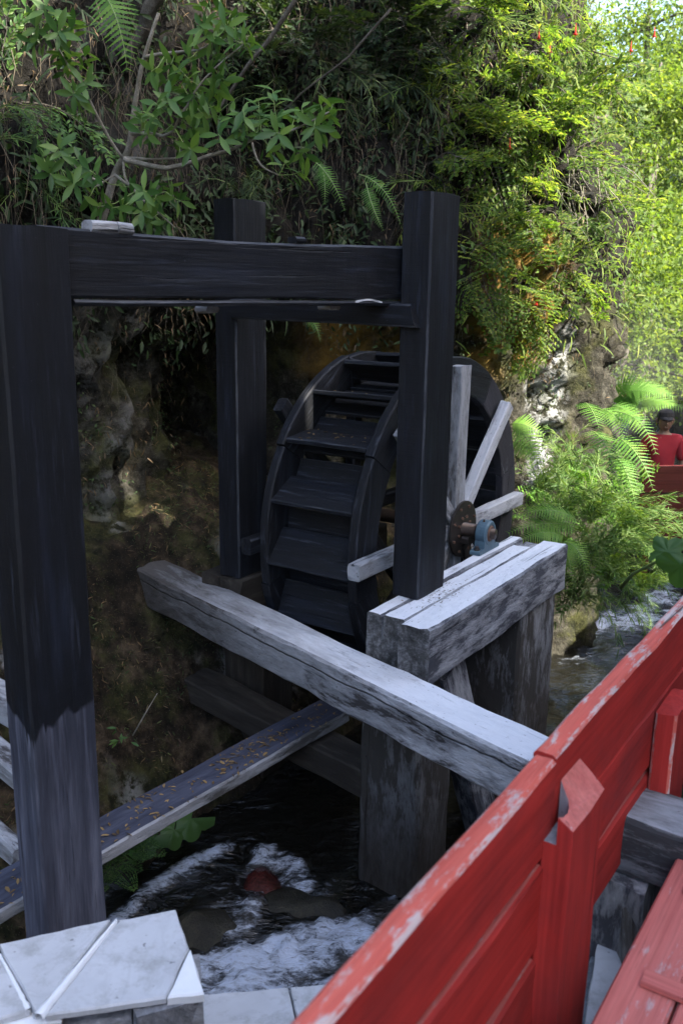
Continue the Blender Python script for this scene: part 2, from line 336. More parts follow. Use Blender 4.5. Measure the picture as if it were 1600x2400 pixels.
# ------------------------------------------------------------------ object helpers
WM = {}
def tag(o, label=None, cat=None, group=None, kind=None):
    if label: o['label'] = label
    if cat: o['category'] = cat
    if group: o['group'] = group
    if kind: o['kind'] = kind
    return o
def empty(name, loc, label=None, cat=None, group=None):
    o = bpy.data.objects.new(name, None); COL.objects.link(o); o.empty_display_size = .1
    o.location = loc; WM[o] = Matrix.Translation(Vector(loc)); return tag(o, label, cat, group)
def place(o, Mx, parent=None):
    if o.name not in COL.objects: COL.objects.link(o)
    WM[o] = Mx.copy()
    if parent is not None:
        o.parent = parent; o.matrix_parent_inverse = Matrix.Identity(4); o.matrix_basis = WM[parent].inverted() @ Mx
    else: o.matrix_basis = Mx
    return o
def mesh_np(name, V, faces, mats, tint=None, attrs=None, midx=None, smooth=False):
    """faces: list of (n,k) int arrays"""
    me = bpy.data.meshes.new(name); V = np.asarray(V, np.float32)
    fl = [np.asarray(f, np.int32) for f in faces if len(f)]
    loops = np.concatenate([f.ravel() for f in fl]); tot = np.concatenate([np.full(len(f), f.shape[1], np.int32) for f in fl])
    st = np.concatenate([[0], np.cumsum(tot)[:-1]]).astype(np.int32)
    me.vertices.add(len(V)); me.vertices.foreach_set('co', V.ravel())
    me.loops.add(len(loops)); me.loops.foreach_set('vertex_index', loops)
    me.polygons.add(len(tot)); me.polygons.foreach_set('loop_start', st); me.polygons.foreach_set('loop_total', tot)
    if midx is not None: me.polygons.foreach_set('material_index', np.asarray(midx, np.int32))
    if smooth: me.polygons.foreach_set('use_smooth', np.ones(len(tot), bool))
    at_ = dict(attrs or {})
    if tint is not None: at_['tint'] = tint
    for k, v in at_.items():
        a = me.attributes.new(k, 'FLOAT', 'POINT'); a.data.foreach_set('value', np.asarray(v, np.float32).ravel())
    for m in mats: me.materials.append(m)
    me.update(calc_edges=True); me.validate()
    return me
class MB:
    def __init__(s): s.v = []; s.f = []; s.m = []; s.t = []; s.sm = []
    def add(s, vs, fs, m=0, tint=.5, smooth=False):
        o = len(s.v); s.v += [tuple(v) for v in vs]; s.t += [tint] * len(vs)
        for f in fs: s.f.append(tuple(i + o for i in f)); s.m.append(m); s.sm.append(smooth)
    def tube(s, pts, rad, n=6, m=0, tint=.5, cap=True):
        pts = [Vector(p) for p in pts]; rr = rad if isinstance(rad, (list, tuple)) else [rad] * len(pts); vs = []; fs = []
        ref = None
        for i, p in enumerate(pts):
            t = (pts[min(i + 1, len(pts) - 1)] - pts[max(i - 1, 0)]); t = t.normalized() if t.length > 1e-9 else Vector((0, 0, 1))
            if ref is None: ref = t.orthogonal().normalized()
            a = (ref - t * ref.dot(t)); a = a.normalized() if a.length > 1e-6 else t.orthogonal().normalized(); ref = a; b = t.cross(a)
            for k in range(n):
                an = 2 * math.pi * k / n; vs.append(p + (a * math.cos(an) + b * math.sin(an)) * rr[i])
        for i in range(len(pts) - 1):
            for k in range(n): fs.append((i * n + k, i * n + (k + 1) % n, (i + 1) * n + (k + 1) % n, (i + 1) * n + k))
        if cap: fs.append(tuple(range(n - 1, -1, -1))); fs.append(tuple((len(pts) - 1) * n + k for k in range(n)))
        s.add(vs, fs, m, tint, True)
    def prism(s, poly, z0, z1, m=0, top=None, bev=0.0):
        n = len(poly)
        vs = [(p[0], p[1], z0) for p in poly] + [(p[0], p[1], z1) for p in poly]
        fs = [tuple(range(n - 1, -1, -1))] + [(i, (i + 1) % n, n + (i + 1) % n, n + i) for i in range(n)]
        s.add(vs, fs, m)
        s.f.append(tuple(len(s.v) - n + i for i in range(n))); s.m.append(m if top is None else top); s.sm.append(False)
    def mesh(s, name, mats):
        me = bpy.data.meshes.new(name); me.from_pydata(s.v, [], s.f)
        for m in mats: me.materials.append(m)
        me.polygons.foreach_set('material_index', s.m); me.polygons.foreach_set('use_smooth', s.sm)
        a = me.attributes.new('tint', 'FLOAT', 'POINT'); a.data.foreach_set('value', s.t)
        me.update(); return me
    def build(s, name, mats, parent=None, Mx=None):
        return place(bpy.data.objects.new(name, s.mesh(name, mats)), Mx or Matrix.Identity(4), parent)

def frame(p0, ax, up):
    X = ax.normalized(); Z = (up - X * up.dot(X)); Z = Z.normalized() if Z.length > 1e-4 else X.orthogonal().normalized(); Y = Z.cross(X)
    return Matrix(((X.x, Y.x, Z.x, p0.x), (X.y, Y.y, Z.y, p0.y), (X.z, Y.z, Z.z, p0.z), (0, 0, 0, 1)))

_ts = [0]
EDGE = {M['black'].name: M['black_edge'], M['black_saw'].name: M['black_edge'], M['wheel'].name: M['black_edge'], M['red'].name: M['red_edge'], M['deck'].name: M['red_edge2']}
def timber(name, p0, p1, w, h, mats, parent=None, up=UP, seg=14, rough=.004, ch=.010, bend=(0, 0), taper=(1, 1), slots=(0, 1, 0), zf=None, cut=(0, 0), edge=None):
    """a sawn beam from p0 to p1 (centre line), w across, h along `up`; mats slots: sides, top, ends"""
    _ts[0] += 1; sd_ = _ts[0] * 13.7
    if edge is None: edge = EDGE.get(mats[0].name)
    es = slots[0]
    if edge: mats = list(mats) + [edge]; es = len(mats) - 1
    p0 = Vector(p0); p1 = Vector(p1); L = (p1 - p0).length; Mx = frame(p0, p1 - p0, Vector(up))
    vs = []; fs = []; mi = []; hw, hh = w / 2, h / 2
    q = [-1, -.55, 0, .55, 1]
    prof = []                                       # (y, z, side) around: bottom, +y side, top, -y side
    for t in q[:-1]: prof.append((t * (hw - ch), -hh, 0))
    prof.append((hw - ch, -hh, 0)); 
    for t in q: prof.append((hw, t * (hh - ch), 1))
    for t in q: prof.append((-t * (hw - ch), hh, 2))
    for t in q[:-1]: prof.append((-hw, -t * (hh - ch), 3))
    prof.append((-hw, -(hh - ch), 3))
    n = len(prof)
    for i in range(seg + 1):
        u = i / seg; x = u * L; tp = taper[0] + (taper[1] - taper[0]) * u
        by = bend[0] * math.sin(math.pi * u); bz = bend[1] * math.sin(math.pi * u)
        for (y, z, sidx) in prof:
            nz = mn.noise_vector(Vector((x * 2.2 + sd_, y * 9, z * 9))) * rough + mn.noise_vector(Vector((x * 9 + sd_, y * 25, z * 25 + 5))) * rough * .5
            xx = x
            if i == 0: xx += cut[0] * z / hh + nz.x * 2
            if i == seg: xx += cut[1] * z / hh + nz.x * 2
            z2 = z * tp + bz + (zf(u, z / hh) if zf else 0)
            vs.append((xx, y * tp + by + nz.y, z2 + nz.z))
    for i in range(seg):
        for k in range(n):
            k2 = (k + 1) % n
            fs.append((i * n + k, (i + 1) * n + k, (i + 1) * n + k2, i * n + k2)); sa = prof[k][2]; sb = prof[k2][2]
            mi.append(slots[1] if sa == 2 and sb == 2 else (slots[0] if sa == sb else es))
    fs = [f[::-1] for f in fs]
    fs.append(tuple(range(n))[::-1]); mi.append(slots[2]); fs.append(tuple(seg * n + k for k in range(n))); mi.append(slots[2])
    me = bpy.data.meshes.new(name); me.from_pydata(vs, [], fs)
    for m in mats: me.materials.append(m)
    me.polygons.foreach_set('material_index', mi); me.update()
    import bmesh
    bm = bmesh.new(); bm.from_mesh(me); bmesh.ops.recalc_face_normals(bm, faces=bm.faces); bm.to_mesh(me); bm.free()
    return place(bpy.data.objects.new(name, me), Mx, parent)
def vpost(name, a, b, z0, z1, mats, parent=None, **kw):
    """vertical timber filling D1 range a, D3 range b"""
    c = W((a[0] + a[1]) / 2, (b[0] + b[1]) / 2, 0)
    return timber(name, c + UP * z0, c + UP * z1, b[1] - b[0], a[1] - a[0], mats, parent, up=D1, slots=kw.pop('slots', (0, 0, 0)), **kw)

# ------------------------------------------------------------------ ground, cliff, stream
WATER = -3.4
_xlY = [-3, 0, 2.2, 3.5, 4.45, 4.9, 5.6, 6.5, 7.5, 8.5, 9.5, 12, 30]; _xlX = [-3.5, -2.4, -1.7, -1.45, -1.25, -1.05, -.6, .2, 1.25, 2.3, 2.9, 3.1, 4]
_xrY = [-3, 0, 2, 2.9, 3.5, 4.5, 6, 7.5, 8.7, 10.5, 12, 30]; _xrX = [-2.0, -1.2, -.5, .1, .7, 1.6, 2.35, 3.2, 3.9, 5.2, 5.8, 9]
def ground_z(x, y):
    P = np.stack([x, y, x * 0], -1)
    wob = (fbm(P * 1.1, 3) - .5) * .35
    dl = (np.interp(y, _xlY, _xlX) + wob - x) * .72; dr = (x - np.interp(y, _xrY, _xrX) + wob) * .72
    bed = -3.4 - .35 + (fbm(P * 2.3, 3) - .5) * .25
    zl = -3.5 + np.minimum(dl, .95) * 1.85 + np.maximum(dl - .95, 0) * .25 + (dl > 0) * ((fbm(P * 3.1 + 4, 4) - .5) * .30 - abs(fbm(P * 6 + 9, 3) - .5) * .22)
    zr = -3.5 + np.minimum(dr, .7) * 1.7 + np.maximum(dr - .7, 0) * .06
    z = np.where(dl > 0, np.maximum(zl, bed), np.where(dr > 0, np.maximum(zr, bed), bed))
    far = np.clip(y - 13, 0, None); z = z + np.minimum(far, 40) * .20 * sstep(.0, 3.0, np.maximum(dl, dr) + .3)
    side = np.clip(x - 9, 0, None); z = z + np.minimum(side, 30) * .7
    side2 = np.clip(-x - 7, 0, None); z = z + np.minimum(side2, 30) * .7
    return z + (fbm(P * 5, 4) - .5) * .16 + (fbm(P * 22, 4) - .5) * .09
def grid_mesh(xs, ys, zf, name, mats, attrf=None, smooth=True):
    X, Y = np.meshgrid(xs, ys, indexing='ij'); Z = zf(X, Y); V = np.stack([X, Y, Z], -1).reshape(-1, 3); nx, ny = len(xs), len(ys)
    i = np.arange(nx - 1)[:, None] * ny + np.arange(ny - 1)[None]; i = i.ravel()
    Fq = np.stack([i, i + ny, i + ny + 1, i + 1], -1)
    return mesh_np(name, V, [Fq], mats, attrs=attrf(V) if attrf else None, smooth=smooth)
xs = np.unique(np.round(np.concatenate([np.linspace(-90, -8, 24), np.arange(-8, -2.6, .35), np.arange(-2.6, 4.6, .055), np.arange(4.6, 12, .3), np.linspace(12, 90, 24)]), 3))
ys = np.unique(np.round(np.concatenate([np.linspace(-60, -3, 16), np.arange(-3, 2, .3), np.arange(2, 10.8, .055), np.arange(10.8, 34, .5), np.linspace(34, 120, 24)]), 3))
def gattr(V):
    n = fbm(V * np.array([3, 3, 3]), 4)
    g = sstep(.62, .7, n) * .4
    return dict(grey=g, ochre=np.zeros(len(V)))
ground = place(bpy.data.objects.new('ground', grid_mesh(xs, ys, ground_z, 'ground', [M['soil']], gattr)), Matrix.Identity(4)); tag(ground, kind='structure')

_path = np.array([(-9, 1.5), (-5.5, 2.9), (-3.3, 4.5), (-2.45, 5.6), (-1.95, 6.25), (-1.55, 6.75), (-1.1, 7.3), (-.55, 7.65), (.1, 7.8), (.8, 8.0), (1.45, 8.25), (2.0, 8.55), (2.38, 8.95), (2.5, 9.6), (2.4, 10.6), (2.0, 12), (1.2, 14.5)], float)
_seg = np.concatenate([[0], np.cumsum(np.hypot(*np.diff(_path, axis=0).T))])
def _pathpt(s):
    return np.stack([np.interp(s, _seg, _path[:, 0]), np.interp(s, _seg, _path[:, 1])], -1)
su = np.concatenate([np.arange(0, 6.5, .15), np.arange(6.5, 15.2, .05), np.arange(15.2, _seg[-1], .15)])
zv = np.concatenate([np.arange(-4, -3, .12), np.arange(-3, 3.2, .055), np.arange(3.2, 9.01, .25)])
_sm = sum(_pathpt(np.clip(su + d, 0, _seg[-1])) for d in np.linspace(-.25, .25, 9)) / 9
_tan = np.gradient(_sm, axis=0); _tan /= np.linalg.norm(_tan, axis=1)[:, None]; _nor = np.stack([_tan[:, 1], -_tan[:, 0]], -1)
def s_of(x, y): return su[np.argmin(np.hypot(_sm[:, 0] - x, _sm[:, 1] - y))]
S_ROCK, S_CAVE = s_of(-1.75, 6.5), s_of(-.95, 7.4)
S2, Z2 = np.meshgrid(su, zv, indexing='ij')
off = .50 * sstep(-.75, .15, Z2) - .22 * np.maximum(Z2 - .6, 0)
off = off - 1.5 * np.exp(-((S2 - S_CAVE) / .30) ** 2) * (1 - sstep(-.4, -.05, Z2)) * sstep(-2.4, -1.9, Z2)
off = off + .28 * np.exp(-((S2 - S_ROCK) / .28) ** 2) * (1 - sstep(-.6, .2, Z2))
off = off + .35 * sstep(-1.5, -2.6, Z2)
S_COR = s_of(2.38, 8.95); off = off + .34 * np.exp(-((S2 - S_COR) / .45) ** 2) * sstep(.9, .1, Z2) * sstep(-3.0, -1.2, Z2)
S_COR0 = S_COR; off = off - .50 * np.exp(-((S2 - S_COR) / .75) ** 2) * sstep(-.75, .15, Z2)
_B = np.stack([np.broadcast_to(_sm[:, None, 0], S2.shape), np.broadcast_to(_sm[:, None, 1], S2.shape), Z2], -1)
_w = np.exp(-((S2 - S_COR0) / .6) ** 2) * sstep(.6, 0, Z2)
off = off + (fbm(_B * 1.1, 4) - .5) * (.75 - .35 * _w) + (fbm(_B * np.array([5, 5, 5]) + 3, 4) - .5) * .30 - abs(fbm(_B * np.array([7, 7, 2.2]) + 21, 4) - .5) * .55 + (fbm(_B * 19, 4) - .5) * .11
CV = _B.copy(); CV[..., 0] += off * _nor[:, None, 0]; CV[..., 1] += off * _nor[:, None, 1]
CN = np.cross(np.gradient(CV, axis=0), np.gradient(CV, axis=1)); CN /= np.linalg.norm(CN, axis=2)[..., None] + 1e-9
if (CN[len(su) // 2, len(zv) // 2, :2] @ _nor[len(su) // 2]) < 0: CN = -CN
_nu, _nv = S2.shape; _i = (np.arange(_nu - 1)[:, None] * _nv + np.arange(_nv - 1)[None]).ravel()
_n3 = fbm(CV * 4, 4)
_pl = at(275, 1000, 6.3)
def _hit(x, y):
    d = _ray(x, y); d = d / np.linalg.norm(d); P = CV.reshape(-1, 3); t = P @ d; r = np.linalg.norm(P - t[:, None] * d, axis=1) + (P[:, 1] > 10) * 9; k = np.where(r < .09)[0]; return P[k[np.argmin(t[k])]] if len(k) else P[np.argmin(r)]
_st = [_hit(*q) for q in ((1285, 800), (1268, 870), (1258, 930), (1262, 1000), (1258, 1060), (1245, 1105))]; _P = CV.reshape(-1, 3); _ds = np.full(len(_P), 9.)
for a_, b_ in zip(_st[:-1], _st[1:]):
    ab = b_ - a_; t_ = np.clip(((_P - a_) @ ab) / (ab @ ab), 0, 1); _ds = np.minimum(_ds, np.linalg.norm(_P - a_ - t_[:, None] * ab, axis=1))
grey = (sstep(.20, .06, _ds.reshape(S2.shape) + (_n3 - .5) * .35) * (.35 + 1.1 * sstep(.42, .56, fbm(CV * 9, 3)))).clip(0, 1)
grey = np.maximum(grey, .20 * sstep(.45, .1, np.hypot(CV[..., 0] - _pl.x, CV[..., 1] - _pl.y)) * sstep(.45, .6, _n3))
_x, _z = CV[..., 0], CV[..., 2]
ochre = np.maximum(sstep(-.5, -.1, _x) * sstep(1.0, .7, _x) * sstep(-1.2, -.8, _z) * sstep(-.05, -.3, _z), sstep(.95, 1.2, _x) * sstep(2.0, 1.7, _x) * sstep(-.9, -.5, _z) * sstep(.6, .3, _z)) * sstep(.36, .52, fbm(CV * 3.4 + 11, 4))
cliff = place(bpy.data.objects.new('cliff', mesh_np('cliff', CV.reshape(-1, 3), [np.stack([_i, _i + _nv, _i + _nv + 1, _i + 1], -1)], [M['soil']], attrs=dict(grey=grey, ochre=ochre, rock=np.ones_like(grey) * .9, gap_shade=sstep(-.5, .2, CV[..., 2]) * (1 - ochre)), smooth=True)), Matrix.Identity(4)); tag(cliff, kind='structure')
def cliff_at(x, z):
    """a point of the cliff face near plan abscissa x at height z, and its outward normal"""
    j = int(np.argmin(abs(zv - z))); m = _sm[:, 1] < 9.6; i = int(np.argmin(abs(_sm[:, 0] - x) + (~m) * 99))
    return Vector(CV[i, j]), Vector(CN[i, j])

# unseen wall added across the stream on the right to shade the timber
_wp = np.array([(3.2, -9), (4.2, -3), (4.6, 1), (5.0, 4), (5.4, 6.5), (5.7, 8.0), (6.0, 8.9), (6.3, 9.4), (6.9, 11), (8.6, 13.6), (13, 17)], float); _ws = np.concatenate([[0], np.cumsum(np.hypot(*np.diff(_wp, axis=0).T))])
wu = np.arange(0, _ws[-1], .25); wz = np.arange(-3.6, 9.4, .25)
WS, WZ = np.meshgrid(wu, wz, indexing='ij'); wx = np.interp(WS, _ws, _wp[:, 0]); wy = np.interp(WS, _ws, _wp[:, 1])
WV = np.stack([wx, wy, WZ], -1); wo_ = (fbm(WV * .9, 4) - .5) * 1.2; WV[..., 0] += wo_ + .12 * (WZ + 3)
WV[..., 2] = -3.6 + (WZ + 3.6) * np.interp(wy, [-9, 1.15, 1.3, 1.7, 1.85, 3.75, 4.15, 6.8, 7.8, 20], [1, 1, .745, .745, 1, 1, .37, .37, .47, .47])  # top edge shaped so sunlight reaches the cliff and the left rock
_wi = (np.arange(len(wu) - 1)[:, None] * len(wz) + np.arange(len(wz) - 1)[None]).ravel()
wall = place(bpy.data.objects.new('cliff_opposite', mesh_np('cliff_opposite', WV.reshape(-1, 3), [np.stack([_wi, _wi + len(wz), _wi + len(wz) + 1, _wi + 1], -1)], [M['soil']], attrs=dict(grey=np.zeros(WV[..., 0].size), ochre=np.zeros(WV[..., 0].size)), smooth=True)), Matrix.Identity(4)); tag(wall, kind='structure')

# stream
def capsule(V, pts, r):
    d = np.full(len(V), 9.0)
    for a, b in zip(pts[:-1], pts[1:]):
        a = np.array([a.x, a.y]); b = np.array([b.x, b.y]); ab = b - a; t = np.clip(((V[:, :2] - a) @ ab) / (ab @ ab), 0, 1)
        d = np.minimum(d, np.hypot(*(V[:, :2] - a - t[:, None] * ab).T))
    return np.clip(1 - d / r, 0, 1)
wq = lambda *q: [atz(x, y, WATER) for x, y in q]
FOAM = [(wq((270, 2110), (350, 2040), (430, 1985), (520, 1945)), .09, .72), (wq((500, 2240), (600, 2215), (700, 2190), (800, 2160)), .28, .95), (wq((470, 2270), (600, 2290), (760, 2290)), .24, .95),
        (wq((610, 1960), (665, 1990), (690, 2030)), .15, .6), (wq((590, 2050), (560, 2085), (540, 2130)), .18, .6), (wq((700, 2170), (830, 2130), (900, 2080)), .12, .5),
        (wq((1295, 1462), (1340, 1440), (1420, 1435), (1500, 1420)), .34, .85), (wq((1400, 1415), (1500, 1400)), .3, .7), (wq((1470, 1320), (1500, 1345), (1530, 1380)), .5, .8), (wq((1300, 1520), (1400, 1490)), .2, .3)]
def foam_of(V):
    f = np.zeros(len(V))
    for pts, r, a in FOAM: f = np.maximum(f, a * sstep(0, .8, capsule(V, pts, r)))
    n = fbm(np.stack([V[:, 0] * 7, V[:, 1] * 7, V[:, 0] * 0], -1), 4)
    ca, sa = math.cos(math.radians(55)), math.sin(math.radians(55)); al = V[:, 0] * ca + V[:, 1] * sa; ac = -V[:, 0] * sa + V[:, 1] * ca
    thin = sstep(.54, .68, fbm(np.stack([al * 3.0, ac * 13, al * 0 + 4], -1), 5)) * sstep(5.6, 4.9, V[:, 1])
    return np.clip(f * (.25 + 1.5 * n) + .34 * thin * (.3 + n), 0, 1)
def water_z(X, Y):
    V = np.stack([X.ravel(), Y.ravel(), X.ravel() * 0], -1); f = foam_of(V).reshape(X.shape)
    P = np.stack([X, Y, X * 0], -1)
    return WATER + (fbm(P * 3, 3) - .5) * .06 + (fbm(P * 11, 3) - .5) * .035 + f * (fbm(P * 16 + 5, 3) - .2) * .12
stream = place(bpy.data.objects.new('stream', grid_mesh(np.arange(-2.6, 6.5, .035), np.concatenate([np.arange(0, 9, .035), np.arange(9, 16, .08)]), water_z, 'stream', [M['water']], lambda V: dict(foam=foam_of(V)))), Matrix.Identity(4)); tag(stream, kind='structure')

def boulder(name, c, r, mat, label=None, cat='rock', group=None, parent=None, sq=(1, 1, 1), sub=3, rough=.25):
    import bmesh
    bm = bmesh.new(); bmesh.ops.create_icosphere(bm, subdivisions=sub, radius=1)
    s = random.random() * 50
    for v in bm.verts:
        d = 1 + rough * (mn.noise(v.co * 1.3 + Vector((s, 0, 0))) + .5 * mn.noise(v.co * 3.1 + Vector((s, 3, 0)))); v.co = Vector((v.co.x * sq[0], v.co.y * sq[1], v.co.z * sq[2])) * d * r
    me = bpy.data.meshes.new(name); bm.to_mesh(me); bm.free(); me.materials.append(mat)
    for p in me.polygons: p.use_smooth = True
    o = place(bpy.data.objects.new(name, me), Matrix.Translation(Vector(c)), parent)
    if label: tag(o, label, cat, group)
    return o
boulder('stream_rock', atz(612, 2030, WATER) + Vector((-.02, .02, -.085)), .165, M['redrock'], 'wet red rock with water washing over it below the leaf-strewn plank', sq=(.75, 1, .8))
boulder('stream_rock', atz(450, 2135, WATER) + Vector((0, 0, -.10)), .27, M['wetrock'], 'low dark rock strewn with leaf bits between the two white rapids', sq=(1.1, .8, .6), rough=.4)
boulder('stream_rock', atz(700, 2075, WATER) + Vector((0, 0, -.10)), .24, M['wetrock'], 'dark mossy rock just right of the wet red rock', sq=(1.1, .8, .65), rough=.4)
boulder('stream_rock', atz(1465, 1330, WATER) + Vector((0, .3, -.1)), .3, M['wetrock'], 'dark rock beside the pale rapids below the far boardwalk', sq=(1.2, .8, .7), rough=.4)
boulder('bank_stone', W(2.36, 2.62, -3.12), .13, M['stone'], 'pale stone at the foot of the half-painted post', 'stone', sq=(1, .8, .7), sub=2)

# ------------------------------------------------------------------ mill frame
tag(vpost('timber_post', (2.01, 2.325), (2.75, 2.905), -3.6, .18, [M['post_a']], rough=.005, seg=40), 'tall timber post, black above and bare blue-grey below', 'post', 'posts of the mill frame')
tag(vpost('timber_post', (4.226, 4.533), (2.29, 2.46), -1.7, .455, [M['black_saw']], seg=26), 'fully black post standing on the white beams beside the waterwheel', 'post', 'posts of the mill frame')
tag(vpost('timber_post', (4.3, 4.6), (3.64, 3.81), -1.86, .475, [M['black_saw']], seg=26), 'dark post in deep shade behind the top beam, left of the wheel', 'post', 'posts of the mill frame')

bd = Vector((.674, .739, 0)).normalized(); bn = Vector((-bd.y, bd.x, 0))
b0 = Vector((-1.02, 3.50, 0)) - bd * .12 + bn * .08; b1 = Vector((.33, 4.98, 0)) + bd * .12 + bn * .08
def beam_zf(u, k):
    top = .19 + .012 * u - .022 * math.sin(math.pi * u); bot = -.066 - .012 * u
    z = bot + (top - bot) * (k + 1) / 2; return z - (.065 + .1275 * k)
tag(timber('top_beam', b0 + UP * .065, b1 + UP * .065, .16, .255, [M['black']], slots=(0, 0, 0), seg=30, rough=.005, zf=beam_zf), 'long thick black beam joining the two front posts at the top', 'beam', 'black beams of the mill frame')
tag(timber('beam_liner', b0 - UP * .086 + bd * .13 - bn * .006, b1 - UP * .098 - bd * .13 - bn * .006, .15, .024, [M['black']], slots=(0, 0, 0), seg=24), 'thin black board along the underside of the top beam', 'board')
tag(timber('side_beam', W(4.215, 2.36, -.155), W(4.30, 3.66, -.155), .07, .115, [M['black']], slots=(0, 0, 0), seg=16, cut=(.02, 0)), 'short black beam running back under the top beam', 'beam', 'black beams of the mill frame')
q = b0 + bd * .22 - bn * .055 + UP * .197
tag(timber('shim_block', q, q + bd * .12, .07, .042, [M['wgrey'], M['wdark']], seg=5, rough=.006), 'grey wood offcut wedged on top of the beam beside the left post', 'wood block')
tag(timber('shim_block', q + bd * .115 - UP * .004, q + bd * .185 - UP * .006, .075, .045, [M['wgrey'], M['wdark']], seg=5, rough=.008), 'speckled grey wood block, right one of the pair on the beam', 'wood block')
q = at(682, 552, 4.42); tag(timber('shim_block', q - bd * .03, q + bd * .03, .06, .03, [M['black']], slots=(0, 0, 0), seg=4), 'small black wood chip on the upper edge of the top beam', 'wood block')
for (x, y, lab) in ((490, 711, 'pale batten end sticking out under the middle of the top beam'), (768, 705, 'pale batten end sticking out under the beam near the right post')):
    q = at(x, y, 4.25 if x < 600 else 4.72); tag(timber('batten', q + bn * .0, q + bn * .10 + bd * .012, .065, .034, [M['wgrey']], slots=(0, 0, 0), seg=6), lab, 'batten')
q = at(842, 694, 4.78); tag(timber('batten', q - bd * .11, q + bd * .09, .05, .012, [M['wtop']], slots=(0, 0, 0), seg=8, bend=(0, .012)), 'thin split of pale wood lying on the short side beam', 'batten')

dl, dr_ = Vector((-2.05, 6.97, -2.065)), Vector((1.18, 3.24, -2.07))
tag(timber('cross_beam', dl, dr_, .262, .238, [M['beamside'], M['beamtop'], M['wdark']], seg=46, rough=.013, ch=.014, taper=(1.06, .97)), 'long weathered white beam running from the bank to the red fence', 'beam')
tag(timber('leaf_strewn_plank', W(1.70, 3.175, -2.64), W(4.42, 2.97, -2.64), .25, .075, [M['wgrey'], M['blueplank']], seg=30, rough=.006), 'dark blue plank strewn with dead leaves below the white beam', 'plank')
tag(timber('low_beam', W(4.10, 2.45, -2.80), W(4.42, 4.5, -2.72), .24, .17, [M['brown']], slots=(0, 0, 0), seg=22, rough=.012), 'wet brown beam in the dark under the white cross beam', 'beam')
tag(timber('bank_beam', at(-120, 1540, 4.75), at(60, 1640, 4.25), .16, .13, [M['wgrey'], M['wside']], seg=10, rough=.01), 'grey beam end behind the left post, topmost of three', 'beam', 'grey beams behind the left post')
tag(timber('bank_beam', at(-120, 1640, 4.3), at(64, 1790, 3.86), .12, .11, [M['wgrey'], M['wside']], seg=10, rough=.01), 'grey squared beam nailed to the side of the left post', 'beam', 'grey beams behind the left post')
tag(timber('bank_beam', at(-120, 1830, 4.0), at(48, 1965, 3.7), .09, .09, [M['wgrey'], M['wside']], seg=10, rough=.01), 'thin pale beam behind the left post, lowest of three', 'beam', 'grey beams behind the left post')

# the carried end of the wheel: three white beams on a pier
sup = empty('wheel_support', W(4.1, 2.22, -3.4), 'white weathered block of three beams carrying the wheel bearing', 'support frame')
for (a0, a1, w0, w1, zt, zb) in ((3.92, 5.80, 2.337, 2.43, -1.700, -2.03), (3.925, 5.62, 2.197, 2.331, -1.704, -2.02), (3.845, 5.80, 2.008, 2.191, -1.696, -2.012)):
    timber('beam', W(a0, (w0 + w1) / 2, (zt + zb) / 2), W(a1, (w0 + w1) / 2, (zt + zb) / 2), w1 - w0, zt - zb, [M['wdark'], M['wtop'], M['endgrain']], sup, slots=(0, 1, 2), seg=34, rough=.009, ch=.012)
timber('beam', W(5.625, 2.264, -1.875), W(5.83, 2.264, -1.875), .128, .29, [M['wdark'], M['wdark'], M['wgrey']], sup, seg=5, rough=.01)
vpost('pier', (3.95, 4.345), (2.09, 2.478), -3.75, -2.035, [M['pierwood']], sup, seg=24, rough=.016, ch=.02)
vpost('column', (5.13, 5.735), (2.035, 2.42), -3.75, -2.02, [M['pierwood']], sup, seg=24, rough=.012, ch=.02)
timber('brace', W(4.24, 2.12, -2.03), W(4.95, 2.12, -3.5), .13, .24, [M['wdark']], sup, up=D1, slots=(0, 0, 0), seg=12, rough=.01)
sup2 = empty('wheel_support', W(4.7, 3.75, -3.4), 'dark timber block in deep shade under the post left of the wheel', 'support frame')
timber('beam', W(4.285, 3.70, -2.03), W(6.1, 3.70, -2.03), .18, .33, [M['brown']], sup2, slots=(0, 0, 0), seg=16, rough=.008)
timber('beam', W(4.29, 3.88, -2.03), W(6.1, 3.88, -2.03), .16, .33, [M['brown']], sup2, slots=(0, 0, 0), seg=16, rough=.008)
vpost('pier', (4.5, 4.85), (3.62, 3.96), -3.6, -2.2, [M['brown']], sup2, seg=12, rough=.012)

# bearing
bc = W(5.34, 2.41, -1.575)
br = empty('bearing', W(5.34, 2.41, -1.694), 'blue pillow block bearing bolted on the white beams', 'bearing')
def ring_profile(mb, c, ax, prof, n=28, m=0):
    """lathe (axial, radius) pairs round the axis"""
    a = ax.orthogonal().normalized(); b = ax.cross(a); vs = []; fs = []; k = len(prof)
    for i in range(n):
        an = 2 * math.pi * i / n
        for (t, r) in prof: vs.append(c + ax * t + (a * math.cos(an) + b * math.sin(an)) * r)
    for i in range(n):
        for j in range(k - 1): fs.append((i * k + j, i * k + j + 1, ((i + 1) % n) * k + j + 1, ((i + 1) % n) * k + j))
    mb.add(vs, fs, m, .5, False)
mb = MB(); ring_profile(mb, Vector(), D3, [(-.034, .052), (-.040, .058), (-.040, .076), (-.030, .086), (.030, .086), (.040, .076), (.040, .052), (-.034, .052)])
def slab_prism(mb, poly, c, ax, t0, t1, u, v):
    n = len(poly); vs = [c + u * x + v * y + ax * t0 for x, y in poly] + [c + u * x + v * y + ax * t1 for x, y in poly]
    mb.add(vs, [tuple(range(n - 1, -1, -1)), tuple(n + i for i in range(n))] + [(i, (i + 1) % n, n + (i + 1) % n, n + i) for i in range(n)])
